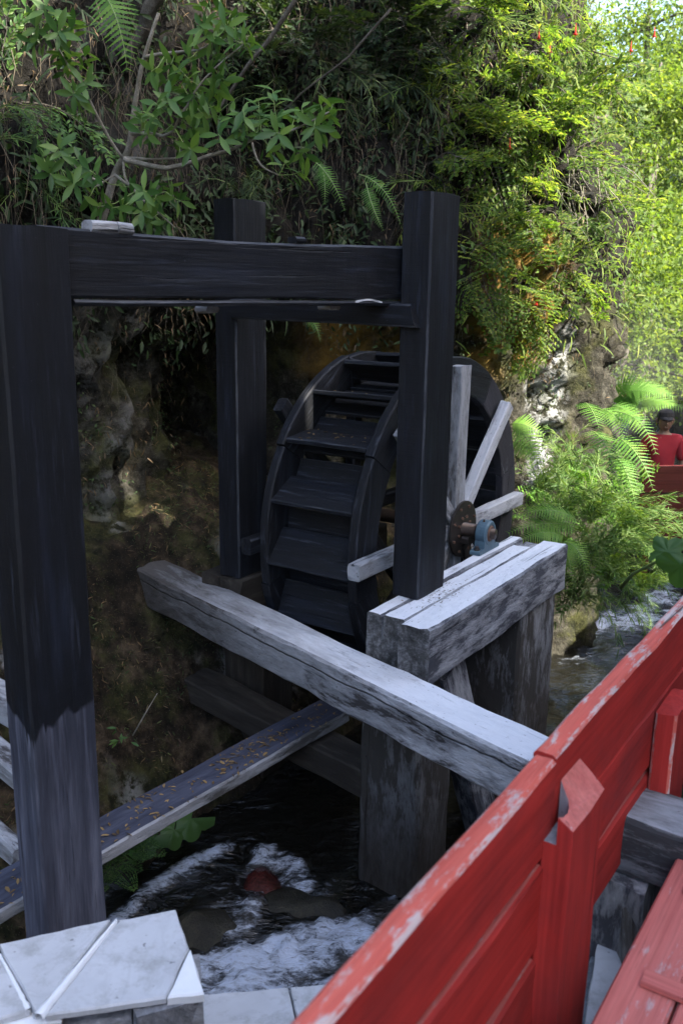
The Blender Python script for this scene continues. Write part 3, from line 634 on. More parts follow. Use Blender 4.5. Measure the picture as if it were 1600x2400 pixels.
slab_prism(mb, [(-.15, -.119), (.15, -.119), (.15, -.100), (.145, -.094), (.085, -.088), (.078, -.04), (.05, -.052), (0, -.062), (-.05, -.052), (-.078, -.04), (-.085, -.088), (-.145, -.094), (-.15, -.100)], Vector(), D3, -.036, .036, D1, UP)
mb.build('housing', [M['blue']], br, Matrix.Translation(bc))
mb = MB(); ring_profile(mb, Vector(), D3, [(-.03, .020), (-.044, .026), (-.046, .044), (-.036, .055), (.036, .055), (.036, .02)]); mb.build('inner_ring', [M['rust']], br, Matrix.Translation(bc))
for sx in (-1, 1):
    mb = MB(); ring_profile(mb, Vector(), UP, [(0, .001), (0, .022), (.012, .022), (.012, .013), (.03, .013), (.03, .001)], 6); mb.build('bolt', [M['steel']], br, Matrix.Translation(bc + D1 * sx * .118 - UP * .096))
mb = MB(); mb.tube([Vector((0, 0, 0)), Vector((0, 0, .016))], [.008, .005], 6); mb.build('grease_nipple', [M['rust']], br, Matrix.Translation(bc + D1 * -.03 + UP * .08))

# ------------------------------------------------------------------ waterwheel
WC = W(5.34, 0, -1.575); RO, RI = 1.135, .90; WA, WB = 2.70, 3.40
wheel = empty('waterwheel', W(5.34, 3.05, -1.575), 'large black wooden waterwheel with bucket boards and pale spokes', 'waterwheel')
def wp(ang, r, d3): return WC + D3 * d3 + (-D1 * math.cos(ang) + UP * math.sin(ang)) * r
def felloe(d3a, d3b, a0, a1, name, mat, jit):
    n = 9; mb = MB(); vs = []; fs = []
    for i in range(n + 1):
        a = a0 + (a1 - a0) * i / n
        ri = RI + .01 * mn.noise(Vector((a * 6, jit, 0))); ro = RO + jit * .006 + .006 * mn.noise(Vector((a * 7, jit, 4)))
        for (r, d) in ((ri, d3a), (ri + .01, d3a - .004), (ro - .008, d3a - .004), (ro, d3a + .006), (ro, d3b - .006), (ro - .008, d3b + .004), (ri, d3b)):
            vs.append(wp(a, r, d + .003 * jit))
    k = 7
    for i in range(n):
        for j in range(k): fs.append((i * k + j, (i + 1) * k + j, (i + 1) * k + (j + 1) % k, i * k + (j + 1) % k))
    fs.append(tuple(range(k))); fs.append(tuple(n * k + j for j in range(k - 1, -1, -1)))
    c = wp((a0 + a1) / 2, 1.0, d3a); Mx = frame(c, wp((a0 + a1) / 2 + .1, 1.0, d3a) - wp((a0 + a1) / 2 - .1, 1.0, d3a), D3); iv = Mx.inverted()
    mb.add([iv @ v for v in vs], fs); return mb.build(name, [mat], wheel, Mx)
for side, (a_, b_) in enumerate(((WA, WA + .055), (WB - .055, WB))):
    for k in range(8):
        a0 = math.radians(22.5 + 45 * k + 10); felloe(a_, b_, a0 + .004, a0 + math.radians(45) - .004, 'rim_segment', M['rimgrey'] if side == 0 and k in (2, 3, 4) else M['wheel'], [1, -.5, .4, -1, .7, -.2, .9, -.7][k])
NB = 18
for k in range(NB):
    a = math.radians(14.5 + 20 * k); pin = math.radians(10.5 + random.uniform(-.6, .6))
    o0 = wp(a, RO - .012, 0); i0 = wp(a + pin, RI + .055, 0); mid = (o0 + i0) / 2; n_ = (o0 - i0).normalized(); 
    tt = .030; upv = D3.cross(n_)
    timber('bucket_board', mid + D3 * (WA + .048), mid + D3 * (WB - .048), (o0 - i0).length, tt, [M['wheel']], wheel, up=upv, slots=(0, 0, 0), seg=10, rough=.006, ch=.006)
for k in range(NB):
    a = math.radians(14.5 + 20 * k + 10); c0 = wp(a, RI + .012, 0); rad = (wp(a, 1, 0) - WC)
    timber('sole_board', c0 + D3 * (WA + .05), c0 + D3 * (WB - .05), .285 + random.uniform(-.012, .004), .024, [M['wheel']], wheel, up=rad.normalized(), slots=(0, 0, 0), seg=8, rough=.004, ch=.004)
for k, (deg, r1, mat) in enumerate(((90, 1.075, 'wgrey'), (135, 1.06, 'spoke'), (180, 1.075, 'spoke'), (225, 1.06, 'wgrey'), (270, 1.08, 'wgrey'), (315, 1.07, 'wgrey'), (0, 1.235, 'wgrey'), (45, 1.06, 'wgrey'))):
    a = math.radians(deg); 
    timber('spoke', wp(a, .09, WA - .062), wp(a, r1, WA - .062), .075, .10, [M[mat], M['spoke'] if mat == 'spoke' else M[mat]], wheel, up=UP if deg in (0, 180) else (D1 * -math.sin(a) + UP * -math.cos(a)) * (1 if 0 < deg < 180 else -1), seg=12, rough=.006, ch=.007) if deg != 90 else \
        timber('spoke', wp(a, .09, WA - .062), wp(a, r1, WA - .062), .075, .13, [M['wgrey']], wheel, up=D1, slots=(0, 0, 0), seg=12, rough=.006, ch=.007)
for k in range(8):
    a = math.radians(45 * k); r1 = 1.19 if k in (0, 1) else 1.08
    timber('spoke', wp(a, .09, WB + .055), wp(a, r1, WB + .055), .075, .10, [M['wheel']], wheel, up=D3.cross(wp(a, 1, 0) - WC), slots=(0, 0, 0), seg=8, rough=.006)
mb = MB(); mb.tube([WC + D3 * 2.34 - WC, WC + D3 * 2.52 - WC], .036, 20); mb.tube([D3 * 2.47, D3 * 3.95], .046, 20)
mb.build('axle', [M['shaft']], wheel, Matrix.Translation(WC))
for d in (2.575, 3.52):
    mb = MB(); ring_profile(mb, Vector(), D3, [(-.007, .046), (-.007, .190), (.007, .190), (.007, .046)], 32); fl = mb.build('flange', [M['steel']], wheel, Matrix.Translation(WC + D3 * d))
    for k in range(8):
        for r in (.085, .155):
            a = math.radians(22 + 45 * k); mb = MB(); ring_profile(mb, Vector(), D3, [(-.012, .001), (-.012, .010), (0, .010)], 6); mb.build('bolt', [M['rust']], fl, Matrix.Translation(WC + D3 * (d - .007) + (-D1 * math.cos(a) + UP * math.sin(a)) * r))
timber('clamp', wp(math.radians(270), .06, WA - .15), wp(math.radians(270), .06, WA - .20) - UP * .0, .05, .14, [M['steel']], wheel, up=D1, slots=(0, 0, 0), seg=3, rough=.002)
timber('clamp', wp(math.radians(250), .10, WA - .135), wp(math.radians(250), .30, WA - .135), .012, .11, [M['steel']], wheel, up=D1, slots=(0, 0, 0), seg=4, rough=.002)

# ------------------------------------------------------------------ red fence, boardwalk
fence = empty('red_fence', W(2.1, .66, -2.4), 'red wooden plank fence with worn pale top edge in front', 'fence')
rows = ((-1.166, -1.418), (-1.437, -1.679), (-1.720, -1.955))
for j, (zt, zb) in enumerate(rows):
    for (a0, a1, dz, dn) in ((-.6, 2.040 if j == 0 else 1.985, 0, 0 if j == 0 else -.006), (2.052, 3.62, .004 + .006 * (j == 0), .006), (3.635, 5.2, 0, .0)):
        if a0 > 2 and j: zt, zb = ((-1.412, -1.652), (-1.682, -1.905))[j - 1]
        c = .69 + .031 + dn
        timber('plank', W(a0, c, (zt + zb) / 2 + dz), W(a1, c, (zt + zb) / 2 + dz), .060, zt - zb, [M['red'], M['red_top'] if j == 0 else M['red_edge2']], fence, seg=26, rough=.0035, ch=.009, edge=M['red_edge'] if j == 0 else M['red'], zf=(lambda u, k: .004 * math.sin(u * 7) - .003 * math.sin(u * 23) if k > .6 else 0))
def fence_post(a):
    """flat post, its top cut to a slope, a corner rotted out"""
    w, t = .245, .075; z0, z1, z2, zn = (-2.9, -1.306, -1.238, -1.36) if a < 2.5 else (-2.9, -1.43, -1.42, -1.45); mb = MB(); vs = []; fs = []; L = 12
    full = [(0, 0), (w * .5, -.003), (w, 0), (w + .003, t * .5), (w, t), (.11, t), (0, t), (0, .040)]; n = 8
    def pt(x, y, z):
        nz = mn.noise_vector(Vector((x * 7 + a, y * 9, z * 4))) * .003; vs.append((x + nz.x, y + nz.y, z + nz.z)); return len(vs) - 1
    rings = [[pt(x, y, z0 + (zn - z0) * i / L) for x, y in full] for i in range(L + 1)]
    for i in range(L):
        for k in range(n): fs.append((rings[i][k], rings[i][(k + 1) % n], rings[i + 1][(k + 1) % n], rings[i + 1][k]))
    fs.append(tuple(rings[0][::-1])); R_ = rings[L]
    hol = [(.098, .058), (.088, .044), (.066, .034), (.040, .029), (.018, .033)]              # the rotted corner, open to the back and the left
    lo = [pt(x - .012, y + .010, zn - .012 - random.uniform(0, .02)) for x, y in hol]
    zt_ = lambda y: z1 + (z2 - z1) * y / t
    up6 = [pt(x, y, zt_(y) - .004) for x, y in full[:6]] + [pt(0, .040, zt_(.040) - .012)]; hi = [pt(x, y, zt_(y) - random.uniform(.003, .012)) for x, y in hol]
    for k in range(5): fs.append((R_[k], R_[k + 1], up6[k + 1], up6[k]))
    fs.append((R_[7], R_[0], up6[0], up6[6]))
    m0 = len(fs)
    fs += [(up6[0], up6[1], hi[3], hi[4]), (up6[1], up6[2], hi[1], hi[2], hi[3]), (up6[2], up6[3], up6[4], hi[0], hi[1]), (up6[4], up6[5], hi[0]), (up6[0], hi[4], up6[6])]
    m1 = len(fs); ch_ = [up6[5]] + hi + [up6[6]]; cl_ = [R_[5]] + lo + [R_[7]]
    fs += [(ch_[k], ch_[k + 1], cl_[k + 1], cl_[k]) for k in range(6)] + [tuple([R_[6], R_[7]] + lo[::-1] + [R_[5]])]
    mb.add(vs, fs)
    for i in range(len(mb.m)): mb.m[i] = 0 if i < m0 else (1 if i < m1 else 2)
    X, Y = D1, D3
    Mx = Matrix(((X.x, Y.x, 0, W(a, .618, 0).x), (X.y, Y.y, 0, W(a, .618, 0).y), (0, 0, 1, 0), (0, 0, 0, 1)))
    # grain runs along local x in the paint: swap so the post's height is x
    R = Matrix(((0, 0, 1, 0), (1, 0, 0, 0), (0, 1, 0, 0), (0, 0, 0, 1))); mb.v = [tuple(R @ Vector(v)) for v in mb.v]
    return mb.build('post', [M['red'], M['deck'], M['wgrey']], fence, Mx @ R.inverted())
fence_post(1.985)
for a in (3.03, 4.1): timber('post', W(a + .122, .6555, -2.9), W(a + .122, .6555, -1.43), .075, .245, [M['red']], fence, up=D1, slots=(0, 0, 0), seg=10, rough=.003)

walk = empty('boardwalk', W(2, 0, -1.85), 'faded red plank boardwalk at the lower right', 'boardwalk')
for k in range(8):
    e = .524 - k * .166
    timber('plank', W(.2, e - .081, -1.822), W(3.1 if k else 2.85, e - .081, -1.822), .160, .045, [M['deck']], walk, slots=(0, 0, 0), seg=24, rough=.003, ch=.007)
for a in (1.72, 2.178, 2.64): timber('batten', W(a, .456, -1.790), W(a, -.75, -1.790), .062, .018, [M['deck']], walk, slots=(0, 0, 0), seg=10, rough=.002, ch=.005)
for a in (.6, 1.35): timber('joist', W(a, .46, -1.91), W(a, -.9, -1.91), .09, .12, [M['brown']], walk, slots=(0, 0, 0), seg=4)
under = empty('boardwalk_joist', W(2.9, .5, -1.9), 'weathered grey timber crossing under the fence beside the boardwalk', 'beam')
timber('beam', W(2.92, .0, -1.83), W(2.92, .98, -1.83), .27, .21, [M['stonewood'], M['wgrey'], M['endgrain']], under, slots=(0, 1, 2), seg=14, rough=.01, ch=.014)
vpost('leg', (2.74, 2.98), (.60, .84), -3.2, -1.94, [M['wdark']], under, seg=10, rough=.01)
timber('brace', W(2.62, .56, -2.55), W(2.80, .66, -2.0), .07, .09, [M['wgrey']], under, slots=(0, 0, 0), seg=6, rough=.006)

# ------------------------------------------------------------------ tiled wall in front
def slab(name, pts, z, t, mat, parent, tilt=0, bev=.006):
    c = sum((Vector((p[0], p[1], 0)) for p in pts), Vector()) / len(pts); P = []
    for i, p in enumerate(pts):
        a_ = Vector((p[0], p[1], 0)) - c; b_ = Vector((pts[(i + 1) % len(pts)][0], pts[(i + 1) % len(pts)][1], 0)) - c; k_ = max(2, int((b_ - a_).length / .03))
        for j in range(k_):
            q_ = a_.lerp(b_, j / k_); v_ = mn.noise_vector(q_ * 14 + Vector((z * 7, len(name), 0))) * .0035 + mn.noise_vector(q_ * 45) * .0022; v_.z = 0; P.append(q_ + v_)
    n = len(P); mb = MB()
    rings = [(-t, 1.0, 0), (-bev, 1.0, 0), (0, 1.0, bev)]
    vs = []
    for (zz, s_, ins) in rings:
        for p in P: q = p * (1 - ins / max(p.length, .01)); vs.append((q.x, q.y, zz + tilt * q.x))
    fs = [tuple(range(n - 1, -1, -1))] + [(r * n + i, r * n + (i + 1) % n, (r + 1) * n + (i + 1) % n, (r + 1) * n + i) for r in range(2) for i in range(n)] + [tuple(2 * n + i for i in range(n))]
    mb.add(vs, fs); return mb.build(name, [mat], parent, Matrix.Translation(c + UP * z))
tw = empty('tiled_wall', (-.8, 2.2, -3.4), 'stone wall capped with white tile pieces at the lower left corner', 'wall')
zt = -2.0
T = lambda x, y: atz(x, y, zt)
def wall_pt(p, k=0): return (p.x, p.y)
pA = T(-420, 2240); pB = T(0, 2168); pC = T(268, 2112); pD = T(403, 2088); pE = T(438, 2178); pF = T(468, 2282); pG = T(385, 2290); pH = T(88, 2330); pI = T(-420, 2420); pJ = T(0, 2192); pK = T(66, 2318); pL = T(0, 2340); pN = T(420, 2210)
slab('tile', [pA, pI, pL, pK, pJ], zt, .022, M['tile'], tw)
slab('tile', [pB, pJ + Vector((.012, .0, 0)), pK + Vector((.012, .004, 0)), pH + Vector((-.005, .004, 0)), pC + Vector((-.02, 0, 0))], zt + .002, .022, M['tile'], tw)
slab('tile', [pC + Vector((.008, 0, 0)), pH + Vector((.022, .0, 0)), pG + Vector((-.004, 0, 0)), pN + Vector((-.006, 0, 0)), pE + Vector((-.004, .002, 0)), pD], zt, .022, M['tile'], tw)
slab('grout_patch', [pE, pN, pG, pF], zt + .001, .03, M['grout'], tw)
def ribbon(name, p0, p1, w0, w1, z, h):
    mb = MB(); d = (p1 - p0).normalized(); n_ = Vector((-d.y, d.x, 0)); N = 14; vs = []; fs = []
    for i in range(N + 1):
        u = i / N; c = p0.lerp(p1, u); w = (w0 + (w1 - w0) * u) * (1 + .7 * mn.noise(Vector((u * 11, w0 * 99, 0))))
        for (y, zz) in ((-w, -.02), (-w * .8, h * .7), (0, h), (w * .8, h * .7), (w, -.02)): vs.append(c + n_ * y + UP * zz)
    for i in range(N):
        for j in range(4): fs.append((i * 5 + j, i * 5 + j + 1, (i + 1) * 5 + j + 1, (i + 1) * 5 + j))
    mb.add([v - p0 for v in vs], fs, 0, .5, True); return mb.build(name, [M['grout']], tw, Matrix.Translation(p0))
ribbon('mortar_joint', Vector((pH.x, pH.y, zt)), Vector((pC.x, pC.y, zt)), .012, .004, zt, .003)
ribbon('mortar_joint', Vector((pK.x, pK.y, zt)), Vector((pJ.x, pJ.y, zt)), .009, .004, zt, .003)
# stones below the tiles
def block(name, a, b, z0, z1, depth, mat, inset=.01):
    d = (b - a).normalized(); n_ = Vector((-d.y, d.x, 0)); mb = MB(); L = (b - a).length; rs = random.random() * 30; vs = []
    nx, nz = 5, 4
    g = {}
    import bmesh
    bm = bmesh.new(); bmesh.ops.create_cube(bm, size=1); bmesh.ops.subdivide_edges(bm, edges=bm.edges[:], cuts=2, use_grid_fill=True)
    for v in bm.verts:
        p = Vector((v.co.x * L * .97, v.co.y * depth, v.co.z * (z1 - z0) * .96)); p += mn.noise_vector(p * 7 + Vector((rs, 0, 0))) * .012; v.co = p
    me = bpy.data.meshes.new(name); bm.to_mesh(me); bm.free(); me.materials.append(mat)
    c = (a + b) / 2 + n_ * (depth / 2 + inset) + UP * (z0 + z1) / 2
    return place(bpy.data.objects.new(name, me), Matrix(((d.x, n_.x, 0, c.x), (d.y, n_.y, 0, c.y), (0, 0, 1, c.z), (0, 0, 0, 1))), tw)
e0 = Vector((pI.x, pI.y, 0)); e1 = Vector((pF.x, pF.y, 0)); z_ = zt - .024
for (u0, u1, za, zb, m) in ((0, .62, -.005, -.035, 'grout'), (.02, .40, -.037, -.15, 'stone'), (.405, .80, -.037, -.16, 'stone'), (.805, .93, -.006, -.16, 'stone'), (.935, 1.0, -.004, -.2, 'wgrey'), (0, .3, -.155, -.30, 'stone'), (.305, .7, -.165, -.31, 'stone'), (.705, 1.0, -.21, -.32, 'stone'), (0, .5, -.32, -.7, 'stone'), (.505, 1, -.33, -.7, 'stone')):
    block('stone', e0.lerp(e1, u0), e0.lerp(e1, u1), zt - .022 + zb, zt - .022 + za, .20, M[m])
s0 = Vector((pF.x, pF.y, 0)); s1 = Vector((pD.x, pD.y, 0))
for (u0, u1, za, zb) in ((.02, .5, 0, -.25), (.51, .98, 0, -.22), (.02, .35, -.26, -.6), (.36, .98, -.26, -.6), (.02, .98, -.61, -1.3)):
    block('stone', s0.lerp(s1, u0), s0.lerp(s1, u1), zt - .024 + zb, zt - .024 + za, .18, M['stone'])
led = empty('tiled_ledge', atz(600, 2330, -2.6), 'low ledge of pale square tiles between the tiled wall and the fence', 'ledge')
L0 = lambda x, y: atz(x, y, -2.6)
slab('tile', [L0(455, 2276 + 8), L0(455, 2500), L0(700, 2500), L0(688, 2380), L0(662, 2266)], -2.6, .03, M['tile'], led)
slab('tile', [L0(666, 2265), L0(693, 2380), L0(706, 2500), L0(1000, 2500), L0(1000, 2236)], -2.602, .03, M['tile'], led)
slab('stone', [L0(452, 2278), L0(450, 2500), L0(1002, 2500), L0(1002, 2232)], -2.634, .75, M['stone'], led)
pv = empty('paving', atz(1400, 2200, -2.2), 'pale tile and granite paving between the red fence and the boardwalk', 'paving')
Pv = lambda x, y: atz(x, y, -2.2)
slab('tile', [Pv(1340, 2350), Pv(1382, 2100), Pv(1425, 2120), Pv(1452, 2190), Pv(1420, 2352), Pv(1400, 2500), Pv(1300, 2500)], -2.2, .05, M['tile'], pv)
slab('granite_slab', [Pv(1385, 2096), Pv(1460, 2062), Pv(1530, 2060), Pv(1560, 2180), Pv(1456, 2186), Pv(1428, 2114)], -2.19, .06, M['granite'], pv)
slab('tile', [Pv(1424, 2352), Pv(1456, 2192), Pv(1560, 2186), Pv(1640, 2352), Pv(1500, 2500), Pv(1405, 2500)], -2.203, .05, M['tile'], pv)
slab('stone', [Pv(1300, 2340), Pv(1380, 2104), Pv(1460, 2070), Pv(1660, 2060), Pv(1660, 2500), Pv(1280, 2500)], -2.254, .5, M['stone'], pv)

# ------------------------------------------------------------------ leaves
LEAF_V = np.array([(0, 0, 0), (.3, .42, .04), (.3, -.42, .04), (.32, 0, -.02), (.68, .36, .02), (.68, -.36, .02), (.68, 0, -.05), (1, 0, -.12)], np.float32)
LEAF_F = [np.array([(0, 2, 3), (0, 3, 1), (6, 5, 7), (4, 6, 7)]), np.array([(2, 5, 6, 3), (3, 6, 4, 1)])]
RHOMB_V = np.array([(0, 0, 0), (.45, .5, .05), (.45, -.5, .05), (1, 0, -.1)], np.float32); RHOMB_F = [np.array([(0, 2, 3, 1)])]
BLADE_V = np.array([(0, -.3, 0), (0, .3, 0), (.35, -.5, .03), (.35, .5, .03), (.7, -.4, -.03), (.7, .4, -.03), (1, 0, -.16)], np.float32); BLADE_F = [np.array([(0, 2, 3, 1), (2, 4, 5, 3)]), np.array([(4, 6, 5)])]
def _norm(a): return a / (np.linalg.norm(a, axis=-1, keepdims=True) + 1e-9)
def scatter(tv, tf, pos, dirs, nors, size, wid):
    """one leaf template at every position: returns verts and face arrays"""
    X = _norm(np.asarray(dirs, float)); Z = np.asarray(nors, float); Z = _norm(Z - X * (X * Z).sum(-1, keepdims=True)); Y = np.cross(Z, X)
    size = np.asarray(size, float).reshape(-1, 1, 1); wid = np.asarray(wid, float).reshape(-1, 1, 1); t = tv[None]
    V = np.asarray(pos, float)[:, None] + X[:, None] * t[..., :1] * size + Y[:, None] * t[..., 1:2] * size * wid + Z[:, None] * t[..., 2:] * size
    k = len(tv); o = np.arange(len(pos))[:, None, None] * k
    return V.reshape(-1, 3), [(f[None] + o).reshape(-1, f.shape[1]) for f in tf]
def merge(parts):
    Vs = []; Fs = {}; Ts = []; o = 0
    for V, F, T in parts:
        Vs.append(V); Ts.append(T)
        for f in F: Fs.setdefault(f.shape[1], []).append(f + o)
        o += len(V)
    return np.concatenate(Vs), [np.concatenate(v) for v in Fs.values()], np.concatenate(Ts)
RS = np.random.RandomState(11)

# undergrowth that covers the cliff: small leaves nobody could count
def cliff_samples(n, cond, jitter=.03):
    iu = RS.randint(1, _nu - 2, n * 6); iv = RS.randint(1, _nv - 2, n * 6); P = CV[iu, iv]; N = CN[iu, iv]
    keep = cond(P) > RS.rand(len(P)); P = P[keep][:n]; N = N[keep][:n]
    return P + RS.normal(0, jitter, P.shape), N
def vis(P):
    z = P[:, 2]; return ((P[:, 0] > -4) & (P[:, 1] < 9.9) & (z < 3.4)).astype(float)
def clump(P, s=2.2, a=.42, b=.6): return sstep(a, b, fbm(P * s + 3, 4))
def leaf_cover(name, n, cond, size, wid, mat, tmpl='leaf', lift=.25, droop=.5, tint=(.15, .75)):
    P, N = cliff_samples(n, cond); n = len(P)
    P = P + N * (RS.rand(n, 1) ** 1.5) * lift
    D = _norm(N * .5 + RS.normal(0, .7, (n, 3)) + np.array([0, 0, -droop])); Z = _norm(N * .6 + np.array([0, -.25, .8]) + RS.normal(0, .35, (n, 3)))
    sz = size * RS.uniform(.55, 1.35, n); tv, tf = (LEAF_V, LEAF_F) if tmpl == 'leaf' else (BLADE_V, BLADE_F) if tmpl == 'blade' else (RHOMB_V, RHOMB_F)
    V, F = scatter(tv, tf, P, D, Z, sz, np.full(n, wid)); t = np.repeat(np.clip(tint[0] + (tint[1] - tint[0]) * (.5 * RS.rand(n) + .5 * fbm(P * 3, 3)), 0, 1), len(tv))
    o = place(bpy.data.objects.new(name, mesh_np(name, V, F, [M[mat]], tint=t)), Matrix.Identity(4)); tag(o, kind='stuff'); return o
zr = lambda P, a, b: sstep(a - .25, a + .1, P[:, 2]) * sstep(b + .2, b - .2, P[:, 2])
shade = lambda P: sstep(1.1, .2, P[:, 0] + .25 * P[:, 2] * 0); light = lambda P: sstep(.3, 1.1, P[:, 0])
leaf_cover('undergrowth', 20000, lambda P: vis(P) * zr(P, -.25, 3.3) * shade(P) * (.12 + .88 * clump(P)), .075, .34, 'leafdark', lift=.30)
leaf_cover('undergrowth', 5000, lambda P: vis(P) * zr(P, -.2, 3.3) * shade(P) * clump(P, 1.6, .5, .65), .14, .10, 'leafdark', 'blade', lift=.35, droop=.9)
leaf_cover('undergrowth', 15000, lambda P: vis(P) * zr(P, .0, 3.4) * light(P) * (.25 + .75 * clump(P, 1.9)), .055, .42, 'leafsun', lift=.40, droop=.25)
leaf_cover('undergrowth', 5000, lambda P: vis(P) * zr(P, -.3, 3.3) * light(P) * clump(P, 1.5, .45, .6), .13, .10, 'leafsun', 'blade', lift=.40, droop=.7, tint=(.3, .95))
leaf_cover('moss', 9000, lambda P: vis(P) * zr(P, -1.7, .2) * clump(P, 2.6, .46, .6), .030, .5, 'leafdark', 'rhomb', lift=.05, tint=(.3, 1.0))
leaf_cover('dry_leaves', 6500, lambda P: vis(P) * zr(P, -1.3, 3.0) * clump(P, 1.7, .42, .62), .045, .16, 'dry', 'blade', lift=.22, droop=1.2, tint=(0, .5))

# dead stems and roots hanging from the overhang
def hanging(name, n, cond, lmin, lmax, wid, mat, out=.30):
    P, N = cliff_samples(n, cond); n = len(P); P = P + N * RS.rand(n, 1) * out; L = RS.uniform(lmin, lmax, n); K = 6; rows = []
    side = _norm(np.cross(N, RS.normal(0, 1, (n, 3)))); sway = RS.normal(0, .16, (n, 3)); sway2 = RS.normal(0, .07, (n, 3)); V = np.zeros((n, K, 3, 3))
    for k in range(K):
        u = k / (K - 1); c = P + N * (.25 * u * (1 - u) * L[:, None]) + sway * u * L[:, None] + sway2 * math.sin(u * 7) * L[:, None]; c[:, 2] -= L * u ** 1.3
        w = wid * (1 - .7 * u)
        for j, an in enumerate((0, 2.1, 4.2)): V[:, k, j] = c + (side * math.cos(an) + np.cross(side, [0, 0, 1.0]) * math.sin(an)) * w
    o = np.arange(n)[:, None] * K * 3; fs = []
    for k in range(K - 1):
        for j in range(3): fs.append(o + np.array([[k * 3 + j, k * 3 + (j + 1) % 3, (k + 1) * 3 + (j + 1) % 3, (k + 1) * 3 + j]]))
    ob = place(bpy.data.objects.new(name, mesh_np(name, V.reshape(-1, 3), [np.concatenate(fs)], [M[mat]], tint=np.repeat(RS.rand(n), K * 3))), Matrix.Identity(4)); tag(ob, kind='stuff'); return ob
hanging('hanging_dead_stems', 2600, lambda P: vis(P) * zr(P, .35, 3.2) * (.3 + .7 * shade(P)) * (.2 + .8 * clump(P, 1.3, .42, .6)), .25, .9, .0028, 'drystem')
hanging('hanging_roots', 420, lambda P: vis(P) * zr(P, -.8, .25), .1, .38, .0020, 'drystem', .1)

# ------------------------------------------------------------------ sprays, shared by the shrubs
def spray(kind, seed):
    rs = np.random.RandomState(seed); R = lambda a, b: rs.uniform(a, b); mb = MB(); pos = []; dr = []; nr = []; sz = []
    if kind == 'small':
        N = 9; main = [Vector((.55 * i / N, .03 * math.sin(i * .9 + seed), .10 * math.sin(i / N * 2.2) - .12 * (i / N) ** 2)) for i in range(N + 1)]; mb.tube(main, [.006 * (1 - .75 * i / N) for i in range(N + 1)], 4)
        for i in range(2, N + 1):
            for s in (-1, 1):
                L = R(.10, .22) * (1.1 - .5 * i / N); d = Vector((R(.45, .9), s * R(.5, 1), R(-.25, .35))).normalized(); tw_ = [main[i] + d * L * u + Vector((0, 0, -.04 * u * u)) for u in (0, .5, 1)]; mb.tube(tw_, [.0025, .0018, .001], 3)
                for u in np.linspace(.2, 1, 6):
                    for s2 in (-1, 1):
                        p = tw_[0].lerp(tw_[2], u); q = (d + Vector((-d.y, d.x, 0)) * s2 * R(.6, 1.3) + Vector((0, 0, R(-.4, .3)))); pos.append(p); dr.append(q); nr.append((R(-.4, .4), R(-.4, .4), 1)); sz.append(R(.035, .058))
        tv, tf, w = LEAF_V, LEAF_F, .44
    elif kind == 'bamboo':
        N = 10; main = [Vector((.75 * i / N, .02 * math.sin(i), .16 * math.sin(i / N * 2.4) - .30 * (i / N) ** 2)) for i in range(N + 1)]; mb.tube(main, [.005 * (1 - .7 * i / N) for i in range(N + 1)], 4)
        for i in range(1, N + 1):
            t = (main[min(i + 1, N)] - main[i - 1]).normalized()
            for k in range(rs.randint(4, 8)):
                d = t * R(.5, 1.1) + Vector((0, R(-1, 1), R(-.6, .5))); pos.append(main[i] + d * .02); dr.append(d); nr.append((R(-.3, .3), R(-.4, .4), 1)); sz.append(R(.09, .16))
        tv, tf, w = BLADE_V, BLADE_F, .085
    elif kind == 'frondlet':     # pinnate, flat
        N = 12; main = [Vector((.5 * i / N, 0, .08 * math.sin(i / N * 2.5) - .14 * (i / N) ** 2)) for i in range(N + 1)]; mb.tube(main, [.004 * (1 - .7 * i / N) for i in range(N + 1)], 4)
        for i in range(2, N + 1):
            for s in (-1, 1):
                L = .17 * math.sin(math.pi * (.18 + .75 * i / N)); d = Vector((.5, s * 1.0, R(-.15, .05))).normalized(); mb.tube([main[i], main[i] + d * L], [.0015, .0008], 3)
                for u in np.linspace(.2, 1, 4):
                    for s2 in (-1, 1): pos.append(main[i] + d * L * u); dr.append(d * .6 + Vector((-d.y, d.x, 0)) * s2 + Vector((0, 0, R(-.3, .1)))); nr.append((R(-.6, .6), R(-.6, .6), 1)); sz.append(R(.032, .05))
        tv, tf, w = LEAF_V, LEAF_F, .5
    pos = np.array([tuple(p) for p in pos]); dr = np.array([tuple(p) for p in dr]); V, F = scatter(tv, tf, pos, dr, np.array(nr), sz, np.full(len(pos), w))
    return mb, V, F, np.repeat(np.clip(.2 + .65 * rs.rand(len(pos)), 0, 1), len(tv))
SPR = {}
def get_spray(kind, var, mat):
    k = (kind, var, mat)
    if k not in SPR:
        mb, V, F, T = spray(kind, var * 7 + len(kind)); SPR[k] = (mb.mesh('branch', [M['bark'] if kind != 'bamboo' else M['stemgreen']]), mesh_np('foliage', V, F, [M[mat]], tint=T))
    return SPR[k]
def shrub(name, root, out, n, size, kind, mat, label, cat, group=None, spread=.8, part='branch', droop=0.0, bias=None):
    root = Vector(root); e = empty(name, root, label, cat, group); out = Vector(out).normalized()
    for i in range(n):
        sm, fm = get_spray(kind, random.randrange(4), mat)
        d = out + Vector((random.gauss(0, spread), random.gauss(0, spread), random.gauss(0, spread) - droop)); d = d.normalized() if d.length > .1 else out
        s = size * random.uniform(.75, 1.25); Mx = frame(root + d * .03, d, UP + Vector((random.gauss(0, .35), random.gauss(0, .35) - .4, 0))) @ Matrix.Scale(s, 4)
        b = place(bpy.data.objects.new(part, sm), Mx, e); f = place(bpy.data.objects.new('foliage', fm), Mx, b); f['kind'] = 'stuff'
    return e

